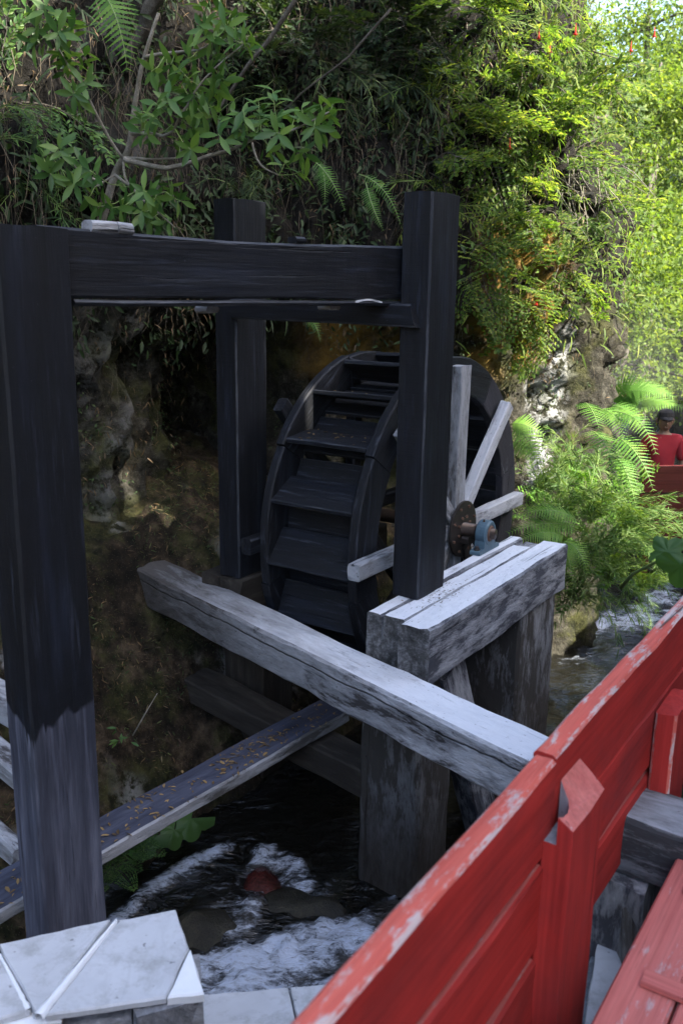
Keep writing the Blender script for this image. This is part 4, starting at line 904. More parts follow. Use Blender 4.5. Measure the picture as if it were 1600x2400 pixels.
# a leaf cut one by one: the lance-leaved shrub that hangs over the mill
def lance_mesh(name, mat, fold=.12, w=.30):
    st = [(0, .05), (.18, .55), (.4, 1), (.62, .92), (.82, .55), (1, .02)]; vs = []; fs = []
    for (x, h) in st:
        z = -.16 * x * x + .05 * x; vs += [(x, h * w / 2, z + fold * h * w), (x, 0, z), (x, -h * w / 2, z + fold * h * w)]
    for i in range(len(st) - 1):
        for j in range(2): fs.append((i * 3 + j, i * 3 + j + 1, (i + 1) * 3 + j + 1, (i + 1) * 3 + j))
    return np.array(vs, np.float32), [np.array(fs)[:, ::-1]]
LV, LF = lance_mesh('leaf', 'leaf')
LEAF_ME = [mesh_np('leaf', LV, LF, [M['leaf']], tint=np.full(len(LV), t), smooth=True) for t in (.30, .42, .55, .66, .8)]
lau = empty('overhanging_shrub', at(250, 480, 5.75), 'green lance-leaved shrub with pale crooked limbs hanging above the top beam', 'shrub')
LIMB = [([(215, 600), (232, 520), (265, 400), (285, 365), (300, 320), (312, 230), (333, 130), (365, 30)], 5.7, 5.3, .030, .010), ([(285, 365), (340, 380), (400, 385), (470, 362), (540, 340), (600, 315), (680, 295), (760, 255)], 5.35, 5.1, .016, .004),
        ([(285, 362), (350, 366), (410, 362)], 5.35, 5.3, .009, .004), ([(302, 305), (350, 308), (380, 312), (402, 296)], 5.3, 5.1, .013, .004), ([(282, 362), (240, 300), (200, 220), (150, 140), (110, 60)], 5.4, 5.15, .010, .004),
        ([(285, 370), (292, 420), (332, 452), (380, 440)], 5.35, 5.2, .008, .003), ([(266, 402), (300, 430), (350, 480), (402, 522)], 5.4, 5.2, .010, .003), ([(580, 328), (598, 380), (640, 402)], 5.15, 5.1, .007, .003),
        ([(333, 130), (400, 120), (470, 110), (520, 60)], 5.35, 5.1, .010, .003), ([(402, 296), (430, 240), (470, 180), (560, 100)], 5.15, 5.0, .008, .003), ([(240, 420), (190, 400), (140, 350), (100, 360)], 5.4, 5.25, .008, .003), ([(268, 400), (215, 430), (190, 390)], 5.4, 5.3, .006, .003)]
nodes = []
for pts, Ya, Yb, ra, rb in LIMB:
    n = len(pts); P = [at(x, y, Ya + (Yb - Ya) * i / (n - 1)) for i, (x, y) in enumerate(pts)]; Q = []
    for i in range(n - 1):
        for k in range(4):
            u = k / 4; a = P[max(i - 1, 0)]; b = P[i]; c = P[i + 1]; d = P[min(i + 2, n - 1)]
            Q.append(.5 * ((2 * b) + (c - a) * u + (2 * a - 5 * b + 4 * c - d) * u * u + (3 * b - a - 3 * c + d) * u ** 3) + mn.noise_vector(Vector((i * 1.7 + u, ra * 99, 0))) * .008)
    Q.append(P[-1]); mb = MB(); o = Q[0]; mb.tube([q - o for q in Q], [ra + (rb - ra) * i / (len(Q) - 1) for i in range(len(Q))], 6); mb.build('limb', [M['palebark']], lau, Matrix.Translation(o)); nodes += Q[2:]
WH = [(500, 20), (520, 60), (470, 90), (500, 130), (540, 90), (560, 60), (590, 90), (450, 10), (400, 150), (440, 130), (480, 160), (350, 170), (420, 190), (460, 210), (500, 200), (380, 220), (430, 250), (470, 260), (360, 240), (330, 250), (510, 240), (540, 260),
      (590, 230), (620, 210), (560, 290), (600, 270), (640, 260), (680, 270), (700, 250), (740, 230), (760, 240), (720, 290), (760, 300), (640, 300), (660, 370), (690, 390), (630, 350), (700, 360), (345, 265), (320, 300), (420, 310), (400, 290), (460, 300), (500, 310), (430, 340),
      (100, 360), (140, 340), (180, 370), (120, 400), (170, 420), (200, 390), (210, 450), (230, 470), (300, 450), (330, 440), (280, 480), (320, 480), (360, 460), (340, 500), (400, 450), (420, 462), (250, 480), (375, 512),
      (60, 20), (100, 10), (140, 30), (170, 60), (70, 90), (90, 60), (150, 110), (170, 130), (130, 70), (200, 120), (160, 210), (200, 190), (170, 260), (215, 165), (455, 55), (530, 30), (395, 205), (445, 220), (520, 190), (560, 250), (480, 235), (410, 165)]
lw = []
for (x, y) in WH:
    c = at(x + random.uniform(-8, 8), y + random.uniform(-6, 6), random.uniform(4.95, 5.4)); near = min(nodes, key=lambda q: (q - c).length); ax = (c - near); L = ax.length
    ax = (ax.normalized() + Vector((random.gauss(0, .25), random.gauss(-.45, .2), .35))).normalized()
    mb = MB(); mid = near.lerp(c, .55) - UP * L * .08; mb.tube([Vector(), mid - near, c - near], [.0035, .0028, .002], 4); mb.build('twig', [M['stemgreen']], lau, Matrix.Translation(near))
    nl = random.randint(7, 10); e1 = ax.orthogonal().normalized(); e2 = ax.cross(e1); ph = random.random() * 6
    for k in range(nl):
        an = ph + k * 2.4; rd = e1 * math.cos(an) + e2 * math.sin(an); d = (rd + ax * random.uniform(-.1, .75) + UP * random.uniform(-.35, .1)).normalized(); lw.append((c - ax * .012 * k, d, ax, random.uniform(.085, .135) * (1 if k < 6 else .75)))
random.shuffle(lw)
for c, d, ax, s in lw[:300]: place(bpy.data.objects.new('leaf', LEAF_ME[random.randrange(5)]), frame(c, d, ax) @ Matrix.Scale(s, 4), lau)
rest = lw[300:]; V, F = scatter(LV, LF, np.array([tuple(c) for c, d, a, s in rest]), np.array([tuple(d) for c, d, a, s in rest]), np.array([tuple(a) for c, d, a, s in rest]), [s for c, d, a, s in rest], np.ones(len(rest)))
o = place(bpy.data.objects.new('foliage', mesh_np('foliage', V - np.array(WM[lau].translation), F, [M['leaf']], tint=np.repeat(RS.uniform(.25, .8, len(rest)), len(LV)), smooth=True)), WM[lau].copy(), lau); o['kind'] = 'stuff'

# ------------------------------------------------------------------ ferns
def pinna(seg=7, teeth=.35):
    vs = []; fs = []
    for i in range(seg + 1):
        u = i / seg; h = (1 - u) ** .7 * (1 - .25 * u) * .5 + .01
        for s in (1, -1): vs.append((u - .03, s * h * (1 - teeth), -.10 * u * u + .02)); vs.append((u + .03, s * h, -.10 * u * u - .01))
        vs.append((u, 0, -.10 * u * u))
    for i in range(seg):
        a = i * 5; b = a + 5
        fs += [(a + 4, b + 4, b + 0), (a + 4, b + 0, a + 1), (a + 4, a + 1, a + 0), (a + 4, b + 2, b + 4), (a + 4, a + 3, b + 2), (a + 4, a + 2, a + 3)]
    return np.array(vs, np.float32), [np.array(fs)]
PV, PF = pinna(); PINNA_ME = [mesh_np('leaflet', PV * np.array([1, .20, 1], np.float32), PF, [M['fern']], tint=np.full(len(PV), t)) for t in (.25, .5, .75)]
def fern(label, fronds, wid, split=0, n=22, mat='fern', tint=.5, group=None, face=(0, -.75, .65), fwd=.28):
    P0 = at(*fronds[0][0]); e = empty('fern', P0, label, 'fern', group)
    for fi, (a, b, c) in enumerate(fronds):
        A, B, C_ = at(*a), at(*b), at(*c); wd = wid * random.uniform(.9, 1.1); mb = MB(); bz = lambda u: A * (1 - u) ** 2 + B * 2 * u * (1 - u) + C_ * u * u
        pts = [bz(i / 10) - A for i in range(11)]; mb.tube(pts, [.0045 * (1 - .8 * i / 10) for i in range(11)], 4); fr = mb.build('frond', [M['stemgreen']], e, Matrix.Translation(A)); ps = []
        for i in range(n):
            u = .10 + .90 * (i + .5) / n; p = bz(u); t = (bz(min(u + .02, 1.02)) - bz(u - .02)).normalized(); N = Vector(face); N = (N - t * N.dot(t)).normalized(); S = t.cross(N)
            l = wd * min(1, .45 + u * 1.8) * max(.08, (1 - u)) ** .62 * 1.15
            for s in (-1, 1):
                d = (S * s + t * (fwd + .25 * u) - N * random.uniform(.0, .16)).normalized(); ps.append((p, d, N, l * random.uniform(.92, 1.06)))
        if fi < split:
            for p, d, N, l in ps: place(bpy.data.objects.new('leaflet', PINNA_ME[random.randrange(3)]), frame(p, d, N) @ Matrix.Scale(l, 4), fr)
        else:
            V, F = scatter(PV, PF, np.array([tuple(q[0]) for q in ps]), np.array([tuple(q[1]) for q in ps]), np.array([tuple(q[2]) for q in ps]), [q[3] for q in ps], np.full(len(ps), .20))
            tt = np.repeat(np.clip(tint + RS.uniform(-.18, .18, len(ps)), 0, 1), len(PV)); place(bpy.data.objects.new('foliage', mesh_np('foliage', V - np.array(A), F, [M[mat]], tint=tt)), Matrix.Translation(A), fr)
    return e
fern('single bright fern frond hanging at the top left above the shrub', [((228, -30, 5.1), (280, 30, 5.0), (293, 165, 5.0))], .17, 1, 15)
fern('fern hanging from the dark bank between the back post and the right post', [((715, 365, 6.6), (765, 400, 6.5), (792, 485, 6.5)), ((735, 380, 6.6), (750, 400, 6.5), (745, 470, 6.5))], .075, 0, 20, tint=.3)
fern('fern hanging just left of the top of the black post beside the wheel', [((825, 400, 6.5), (895, 420, 6.4), (922, 525, 6.4)), ((840, 420, 6.5), (850, 470, 6.4), (880, 530, 6.4))], .075, 0, 22, tint=.3)
fern('small fern under the top beam above the waterwheel', [((700, 728, 6.9), (728, 735, 6.85), (736, 788, 6.8))], .07, 0, 12, tint=.6)
fern('small yellow-green fern on the rock just right of the wheel', [((1168, 985, 7.5), (1225, 985, 7.3), (1238, 1098, 7.2)), ((1168, 1015, 7.5), (1215, 1020, 7.3), (1240, 1060, 7.2)), ((1170, 975, 7.5), (1200, 965, 7.4), (1250, 1000, 7.4))], .17, 0, 14, tint=.85)
fern('large fern with long hanging fronds in front of the man in red', [((1352, 990, 7.4), (1390, 985, 6.9), (1424, 1128, 6.8)), ((1340, 925, 7.6), (1362, 925, 7.2), (1380, 1010, 7.0)), ((1405, 945, 7.4), (1480, 945, 7.2), (1506, 1045, 7.0)), ((1405, 1000, 7.3), (1470, 1020, 7.0), (1500, 1130, 6.9)),
      ((1410, 1050, 7.3), (1440, 1060, 7.1), (1460, 1170, 7.0)), ((1370, 940, 7.6), (1420, 935, 7.3), (1432, 1020, 7.2)), ((1395, 935, 7.7), (1440, 925, 7.5), (1470, 985, 7.4))], .16, 4, 17, tint=.6)
fern('low fern with a broad frond arching left behind the bearing', [((1335, 1205, 6.9), (1275, 1150, 6.8), (1190, 1185, 6.8)), ((1330, 1215, 6.9), (1250, 1185, 6.8), (1165, 1225, 6.7)), ((1300, 1240, 6.8), (1255, 1200, 6.7), (1180, 1250, 6.7))], .17, 0, 22, tint=.6, face=(0, -.45, .85))
fern('bright fern drooping behind the right end of the white beams', [((1285, 1245, 6.7), (1330, 1240, 6.5), (1348, 1318, 6.4)), ((1285, 1255, 6.7), (1310, 1270, 6.6), (1315, 1350, 6.5))], .13, 0, 18, tint=.8)
fern('pale fern lit by the sun beyond the man with the cap', [((1420, 895, 12.5), (1475, 870, 12.2), (1545, 912, 12.0)), ((1430, 930, 12.5), (1500, 905, 12.3), (1585, 945, 12.0))], .42, 0, 24, tint=.8, face=(0, -.3, .95))
fern('fern arching against the lit slope behind the big fern', [((1400, 930, 9.6), (1440, 880, 9.5), (1500, 905, 9.3)), ((1390, 940, 9.6), (1360, 900, 9.5), (1350, 850, 9.3))], .30, 0, 22, tint=.45)

# ------------------------------------------------------------------ shrubs on the cliff
def on_cliff(x, y, Y=None, lift=.05):
    """where the sight line through a picture point meets the cliff"""
    d = _ray(x, y); d = d / np.linalg.norm(d); P = CV.reshape(-1, 3); m = P[:, 1] < 10; t = P @ d; r = np.linalg.norm(P - t[:, None] * d, axis=1) + (~m) * 9; k = np.where(r < .09)[0]
    k = k[np.argmin(t[k])] if len(k) else np.argmin(r)
    N = Vector(CN.reshape(-1, 3)[k]); return Vector(P[k]) - N * lift, N
DK = [(60, 200, 'small', 'narrow-leaved shrub in the dark at the left edge above the left post'), (20, 300, 'bamboo', 'bright bamboo tuft drooping at the left edge of the bank'), (610, 60, 'small', 'dim shrub in shade at the top, right of the lance-leaved shrub'), (720, 110, 'small', 'dim twiggy shrub at the top centre of the dark bank'),
      (840, 70, 'small', 'dark shrub with small glossy leaves at the top, right of centre'), (930, 60, 'small', 'glossy arching shrub below the top edge, left of the red flowers'), (960, 130, 'small', 'small-leaved shrub with blue-grey sheen above the black post'), (780, 200, 'bamboo', 'dim bamboo tuft in the shade high above the wheel'),
      (880, 160, 'bamboo', 'dark bamboo tuft hanging above the fern beside the black post'), (650, 210, 'bamboo', 'dim bamboo tuft behind the tip of the lance-leaved shrub'), (90, 470, 'bamboo', 'grassy tuft just above the top of the left post'), (540, 440, 'bamboo', 'dim grassy tuft above the back post')]
for (x, y, k, lab) in DK:
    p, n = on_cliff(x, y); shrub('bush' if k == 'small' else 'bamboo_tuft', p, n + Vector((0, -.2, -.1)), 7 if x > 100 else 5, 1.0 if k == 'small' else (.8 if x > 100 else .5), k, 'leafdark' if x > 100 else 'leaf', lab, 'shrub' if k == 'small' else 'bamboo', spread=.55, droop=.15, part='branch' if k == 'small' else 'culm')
LT = [(1040, 40, 'small', 'leafy bush at the top under the first red flowers'), (1150, 60, 'bamboo', 'bamboo spray with long arching leaves by the red flowers'), (1130, 180, 'bamboo', 'arching bamboo spray high on the right part of the cliff'), (1090, 260, 'frondlet', 'light green finely divided shrub midway up the cliff'),
      (1180, 290, 'frondlet', 'light green finely divided shrub above the grey branch'), (1240, 200, 'small', 'grey-green bush above the grey branch on the cliff'), (1300, 280, 'small', 'pale small-leaved bush at the bend of the cliff'), (1120, 360, 'frondlet', 'sunlit shrub just right of the black post top'),
      (1010, 380, 'small', 'round-leaved yellow-green bush above the black post'), (1200, 390, 'bamboo', 'yellow-lit bamboo tuft left of the dead twigs'), (1260, 350, 'small', 'silvery small-leaved bush beside the dead twigs'), (1330, 380, 'small', 'bright bush at the outer corner of the cliff'), (1370, 330, 'small', 'bush sticking out over the stream, top right'),
      (1120, 540, 'frondlet', 'bright green shrub beside the upper half of the black post'), (1190, 560, 'frondlet', 'yellowish shrub hanging over the ochre moss'), (1240, 480, 'small', 'bush with pale leaves under the dead twigs'), (1110, 640, 'frondlet', 'sunny shrub level with the top beam, right of the black post'), (1180, 690, 'frondlet', 'hanging green spray above the white mineral streak'),
      (1250, 760, 'frondlet', 'lowest hanging green spray, just above the white mineral streak'), (1300, 590, 'small', 'shaded bush on the dark corner of the rock'), (1390, 480, 'small', 'thin bush on the outer edge below the dead twigs'), (1330, 120, 'small', 'dense grey-green bush high at the cliff corner'), (1270, 90, 'small', 'dense bush at the top, right of the red flowers'),
      (1400, 200, 'small', 'loose bush leaning out toward the sky at top right'), (1000, 230, 'bamboo', 'bamboo tuft between dark and lit parts of the cliff'), (1040, 470, 'bamboo', 'bamboo tuft with dead leaves right behind the black post top')]
for (x, y, k, lab) in LT:
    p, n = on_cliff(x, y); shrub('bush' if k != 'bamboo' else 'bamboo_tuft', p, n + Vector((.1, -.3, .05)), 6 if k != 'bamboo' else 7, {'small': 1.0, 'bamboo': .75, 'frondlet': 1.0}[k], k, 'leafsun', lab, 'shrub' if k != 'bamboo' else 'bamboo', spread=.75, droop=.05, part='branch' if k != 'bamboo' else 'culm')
# bare limbs on the cliff
for pts, Y, r0, lab in (([(1230, 240), (1290, 247), (1340, 262), (1362, 270), (1395, 262)], 8.3, .028, 'grey crooked branch sticking out of the cliff foliage'), ([(380, -20), (340, 70), (270, 170), (190, 300)], 6.1, .05, 'thick dark leaning trunk behind the lance-leaved shrub'), ([(690, -20), (620, 90), (560, 170), (470, 290)], 6.3, .018, 'thin dark leaning stem right of the dark trunk'), ([(900, 20), (800, 130), (700, 210), (640, 260)], 6.6, .010, 'thin grey stem slanting across the dark bank')):
    e = empty('branch', at(*pts[0], Y), lab, 'branch'); mb = MB(); P = [at(x, y, Y + .1 * i) - WM[e].translation for i, (x, y) in enumerate(pts)]
    Q = [P[i].lerp(P[i + 1], k / 4) + mn.noise_vector(Vector((i + k / 4, Y, r0 * 50))) * r0 * 1.2 for i in range(len(P) - 1) for k in range(4)] + [P[-1]]
    mb.tube(Q, [r0 * (1 - .6 * i / len(Q)) for i in range(len(Q))], 7); mb.build('limb', [M['bark']], e, WM[e].copy())
tw_e = empty('dead_twigs', on_cliff(1300, 420)[0], 'tangle of dead grey twigs hanging at the corner of the cliff', 'dead branch')
for k in range(34):
    a = WM[tw_e].translation + Vector((random.uniform(-.25, .3), random.uniform(-.3, .2), random.uniform(-.1, .25))); d = Vector((random.uniform(-.1, .8), random.uniform(-.8, .0), random.uniform(-.9, .2))); mb = MB()
    mb.tube([d * (u * .55) + mn.noise_vector(Vector((k, u * 3, 0))) * .05 * u - UP * .12 * u * u for u in (0, .25, .5, .75, 1)], [.004, .0035, .003, .002, .001], 4); mb.build('twig', [M['palebark']], tw_e, Matrix.Translation(a))
# red flowers
for i, (x, y, lab) in enumerate(((1262, 108, 'left one of the pair of red flowers near the top'), (1237, 78, 'red flower just left of the bright bamboo spray, topmost'), (1321, 68, 'red flower at the top of the bamboo spray'), (1307, 110, 'red flower hanging halfway down the bamboo spray'), (1448, 107, 'lone red flower on the outer foliage at top right'), (1502, 74, 'red flower farthest out toward the sky'), (1170, 330, 'small red flower in the light green shrub'), (1232, 690, 'small red flower above the hanging green spray'))):
    p, n = on_cliff(x, y) if x < 1400 else (at(x, y, 9.0), Vector((0, -1, 0))); p = at(x, y, max(5.5, p.y - .45)); mb = MB()
    mb.tube([(0, 0, .05), (0, 0, .0), (0, 0, -.02), (0, 0, -.045)], [.001, .004, .008, .005], 6)
    for k in range(4): a = k * 1.57; mb.tube([(0, 0, -.02), (math.cos(a) * .014, math.sin(a) * .014, -.04), (math.cos(a) * .024, math.sin(a) * .024, -.045)], [.006, .006, .001], 4)
    mb.tube([(0, 0, -.04), (0, 0, -.085)], [.0015, .001], 4); tag(mb.build('flower', [M['flower']], None, Matrix.Translation(p) @ Matrix.Scale(.9, 4)), lab, 'flower', 'red flowers hanging on the cliff')

# ------------------------------------------------------------------ right bank: bamboo and ferns by the water
RB = [(1230, 1130, 7.9, 'bamboo clump at the foot of the white mineral streak'), (1290, 1180, 7.4, 'bamboo clump under the left side of the big fern'), (1350, 1190, 7.3, 'bamboo clump below the hanging frond tips'), (1410, 1210, 7.2, 'bamboo clump under the right side of the big fern'), (1450, 1250, 7.3, 'bamboo clump leaning toward the far red boardwalk'),
      (1330, 1280, 6.9, 'bamboo clump right behind the end of the white beams'), (1390, 1320, 7.0, 'bamboo clump low over the white water'), (1450, 1360, 7.0, 'bamboo tips drooping over the rapids'), (1310, 1370, 6.9, 'low bamboo clump beside the column of the wheel support'), (1300, 1090, 8.2, 'small bamboo clump against the wet rock')]
for i, (x, y, Y, lab) in enumerate(RB): shrub('bamboo_clump', at(x, y + 12, Y + .15), (.15, -.35, .55), 20, .62, 'bamboo', 'bamboo', lab, 'bamboo', spread=.65, droop=.05, part='culm')
for (x, y, Y, lab) in ((1345, 1150, 7.9, 'leafy bush between the wet rock and the big fern'), (1250, 1200, 7.7, 'leafy bush behind the low fern'), (1440, 1140, 8.0, 'leafy bush behind the big fern, beside the far boardwalk'), (1390, 1260, 7.5, 'soft leafy bush in the middle of the bamboo'), (1290, 1300, 7.2, 'soft leafy bush behind the white beams')):
    shrub('bush', at(x, y, Y), (.1, -.5, .4), 11, .6, 'frondlet', 'fern', lab, 'shrub', spread=.7)
# giant-leaved plants
def big_leaf(c, nrm, up_, r, parent, mat, lobes=7, seed=0):
    rs = random.Random(seed); n = lobes * 6; vs = [(0, 0, 0)]; fs = []
    for ring, s_ in enumerate((.35, .7, 1.0)):
        for i in range(n + 1):
            a = -2.55 + 5.1 * i / n; lb = abs(math.sin(lobes * .5 * (a + 2.55) * 2 * math.pi / 5.1 / 2)); rr = r * s_ * ((.62 + .38 * lb) if ring == 2 else (.85 + .15 * lb)) * (1 + .06 * rs.uniform(-1, 1) * (ring == 2))
            vs.append((rr * math.cos(a), rr * math.sin(a), -.12 * r * s_ * s_ + .05 * r * s_ * math.cos(lobes * 2 * math.pi * (a + 2.55) / 5.1) + .02 * r * rs.uniform(-1, 1)))
    for i in range(n): fs.append((0, 1 + i, 2 + i))
    for g_ in range(2):
        for i in range(n): a = 1 + g_ * (n + 1) + i; b = a + n + 1; fs.append((a, b, b + 1, a + 1))
    mb = MB(); mb.add(vs, fs, 0, .5, True); return mb.build('leaf', [M[mat]], parent, frame(c, up_, nrm))
gp = empty('giant_leaf_plant', at(1480, 1420, 5.9), 'large lobed green leaf on a thick stem at the right edge above the rapids', 'plant')
mb = MB(); A = at(1440, 1330, 5.9); P = [at(1425, 1350, 6.1) - A, at(1452, 1318, 5.95) - A, at(1495, 1296, 5.8) - A, at(1545, 1274, 5.6) - A]; mb.tube(P, [.013, .012, .011, .010], 8); mb.build('stem', [M['stemgreen']], gp, Matrix.Translation(A))
big_leaf(at(1532, 1268, 5.6), Vector((-.1, -.5, .8)), Vector((.3, .2, .5)), .13, gp, 'leaf', 7, 3); big_leaf(at(1562, 1300, 5.5), Vector((-.6, -.7, .3)), Vector((.2, -.1, -1)), .16, gp, "leaf", 7, 5)
gp = empty('giant_leaf_plant', at(360, 1960, 4.75), 'broad wet green leaves growing beside the stream under the plank', 'plant')
for (x, y, Y, r, nr) in ((335, 1925, 4.7, .15, (-.1, -.5, .8)), (400, 1905, 4.85, .13, (.1, -.6, .7)), (440, 1880, 4.95, .15, (.2, -.5, .8)), (300, 1935, 4.7, .10, (-.3, -.4, .8))): big_leaf(at(x, y, Y), Vector(nr), Vector((-.4, -.6, -.1)), r, gp, 'leaf', 5, x)
for (x, y, Y, lab, n) in ((262, 1990, 4.45, 'mossy green tuft at the water edge right of the left post', 14), (300, 1960, 4.6, 'feathery green tuft between the post and the broad leaves', 10)):
    shrub('moss_tuft', at(x, y, Y), (0, -.4, .8), n, .3, 'frondlet', 'leaf', lab, 'moss', spread=.8, part='sprig')
for (x, y, Y, lab) in ((275, 1685, 5.1, 'small seedling with pointed leaves on the soil bank'), (40, 1700, 4.4, 'small green sprig behind the left post')):
    e = empty('seedling', at(x, y + 12, Y), lab, 'plant')
    for k in range(9): place(bpy.data.objects.new('leaf', LEAF_ME[k % 5]), frame(at(x + random.uniform(-26, 32), y + random.uniform(-14, 20), Y - .06), Vector((random.gauss(0, 1), -.5, random.gauss(0, .5))), Vector((0, -.5, .8))) @ Matrix.Scale(.06, 4), e)

# leaf litter
def litter(name, n, f, size, mat='dry', tint=(.1, 1)):
    P = np.array([tuple(f()) for _ in range(n)]); a = RS.rand(n) * 6.28; D = np.stack([np.cos(a), np.sin(a), RS.normal(0, .12, n)], -1); Z = np.array([0, 0, 1.0]) + RS.normal(0, .2, (n, 3))
    V, F = scatter(LEAF_V, LEAF_F, P, D, Z, size * RS.uniform(.5, 1.4, n), RS.uniform(.25, .5, n)); o = place(bpy.data.objects.new(name, mesh_np(name, V, F, [M[mat]], tint=np.repeat(RS.uniform(*tint, n), len(LEAF_V)))), Matrix.Identity(4)); tag(o, kind='stuff')
def on_plank():
    a = random.uniform(1.75, 4.35); return W(a, 3.175 - .0754 * (a - 1.70) + random.uniform(-.12, .12), -2.598)
litter('fallen_leaves', 230, on_plank, .034, tint=(.3, 1))
litter('fallen_leaves', 120, lambda: (lambda a: W(a, 3.175 - .0754 * (a - 1.70) + random.uniform(-.115, .115), -2.598))(random.gauss(3.75, .22)), .026, tint=(0, .8))
def on_ground(x0, x1, y0, y1):
    x, y = random.uniform(x0, x1), random.uniform(y0, y1); return Vector((x, y, float(ground_z(np.array([x]), np.array([y]))[0]) + .012))
litter('wood_crumbs', 130, lambda: W(4.38 + random.gauss(0, .17), 2.22 + random.gauss(0, .06), -1.692), .016, tint=(0, .45))
def ground_blades(name, n, size, mat, tint, droop, x0=-2.6, x1=.4, y0=3.2, y1=7.6):
    x = RS.uniform(x0, x1, n); y = RS.uniform(y0, y1, n); z = ground_z(x, y); P = np.stack([x, y, z + .004], -1); k = (z > WATER + .05) & (clump(P, 2.4, .38, .55) > RS.rand(n)); P = P[k]; m = len(P)
    D = _norm(RS.normal(0, .8, (m, 3)) + np.array([.25, -.5, droop])); Z = _norm(RS.normal(0, .4, (m, 3)) + np.array([.3, -.4, .7])); V, F = scatter(BLADE_V, BLADE_F, P, D, Z, size * RS.uniform(.4, 1.4, m), RS.uniform(.06, .2, m))
    o = place(bpy.data.objects.new(name, mesh_np(name, V, F, [M[mat]], tint=np.repeat(RS.uniform(*tint, m), len(BLADE_V)))), Matrix.Identity(4)); tag(o, kind='stuff')
ground_blades('bank_grass', 16000, .035, 'leafdark', (.3, 1), .2); ground_blades('dry_straw', 9000, .045, 'dry', (0, .5), -.3)
litter('fallen_leaves', 900, lambda: on_ground(-2.4, .2, 3.6, 7.8), .018, tint=(0, .45))
for k in range(16):
    c = wp(math.radians(14.5 + 20 * random.choice((1, 1, 2, 2, 3))) + .09, RO - .04, random.uniform(WA + .1, WB - .1))
litter('fallen_leaves', 40, lambda: (lambda a, u: wp(a + math.radians(10.5) * u, RO - .012 + (RI + .055 - RO + .012) * u + .02, random.uniform(WA + .09, WB - .09)))(math.radians(14.5 + 20 * random.choice((1, 1, 1, 2, 2))), random.uniform(.1, .9)), .026, tint=(.4, 1))
for (x0, y0, x1, y1, Y, lab) in ((305, 1690, 362, 1592, 5.0, 'long dry stick leaning on the soil bank'),):
    mb = MB(); A = at(x0, y0, Y); B = at(x1, y1, Y + .1) - A; mb.tube([Vector(), B * .5 + Vector((.01, 0, .02)), B], [.005, .004, .002], 5); tag(mb.build('stick', [M['palebark']], None, Matrix.Translation(A)), lab, 'stick')

# ------------------------------------------------------------------ far boardwalk and the man
FB = at(1560, 1066, 10.0); fz = FB.z
far = empty('far_fence', (4.6, 10.0, fz - 1.0), 'dark red plank railing of the boardwalk beyond the big fern', 'fence')
fd = Vector((1, .12, 0)).normalized(); f0 = Vector((3.34, 9.95, 0))
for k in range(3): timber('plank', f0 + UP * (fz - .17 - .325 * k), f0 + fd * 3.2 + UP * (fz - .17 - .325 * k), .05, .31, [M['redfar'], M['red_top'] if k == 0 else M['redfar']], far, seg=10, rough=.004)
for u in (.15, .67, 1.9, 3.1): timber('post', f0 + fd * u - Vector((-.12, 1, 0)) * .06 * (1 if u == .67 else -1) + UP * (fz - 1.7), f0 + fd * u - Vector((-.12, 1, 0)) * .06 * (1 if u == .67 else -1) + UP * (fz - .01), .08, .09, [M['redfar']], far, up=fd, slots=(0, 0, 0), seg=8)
fw_ = empty('far_boardwalk', (4.6, 10.6, fz - 1.05), 'boardwalk deck under the man in the red shirt', 'boardwalk')
for k in range(6): timber('plank', f0 + Vector((-.12, 1, 0)) * (.12 + .17 * k) + UP * (fz - 1.03), f0 + fd * 3.2 + Vector((-.12, 1, 0)) * (.12 + .17 * k) + UP * (fz - 1.03), .16, .05, [M['brown']], fw_, slots=(0, 0, 0), seg=4)
for k in range(2): timber('beam', f0 + Vector((-.12, 1, 0)) * (.1 + .8 * k) + UP * (fz - 1.16), f0 + fd * 3.2 + Vector((-.12, 1, 0)) * (.1 + .8 * k) + UP * (fz - 1.16), .14, .2, [M['brown']], fw_, slots=(0, 0, 0), seg=4)
for u in (.3, 1.4, 2.6): timber('pile', f0 + fd * u + Vector((-.12, 1, 0)) * .5 + UP * (fz - 2.4), f0 + fd * u + Vector((-.12, 1, 0)) * .5 + UP * (fz - 1.26), .2, .2, [M['brown']], fw_, slots=(0, 0, 0), up=fd, seg=4)

def skin_obj(name, verts, edges, radii, mat, parent, Mx, sub=2, root=0):
    me = bpy.data.meshes.new(name); me.from_pydata([tuple(v) for v in verts], edges, []); me.materials.append(mat); o = bpy.data.objects.new(name, me)
    o.modifiers.new('skin', 'SKIN'); me.skin_vertices or None
    sv = me.skin_vertices[0].data if me.skin_vertices else None
    for i, r in enumerate(radii):
        sv[i].radius = (r if isinstance(r, (tuple, list)) else (r, r)); sv[i].use_root = (i == root)
    o.modifiers['skin'].use_smooth_shade = True
    m = o.modifiers.new('sub', 'SUBSURF'); m.levels = sub; m.render_levels = sub
    return place(o, Mx, parent)
px = at(1523, 1000, 10.55).x; gz = at(1523, 938, 10.55).z - 1.775
man = empty('person', (px, 10.55, gz), 'man in a red polo shirt and black cap leaning one hand on the far railing', 'person')
MM = WM[man].copy() @ Matrix.Rotation(math.radians(-8), 4, 'Z')
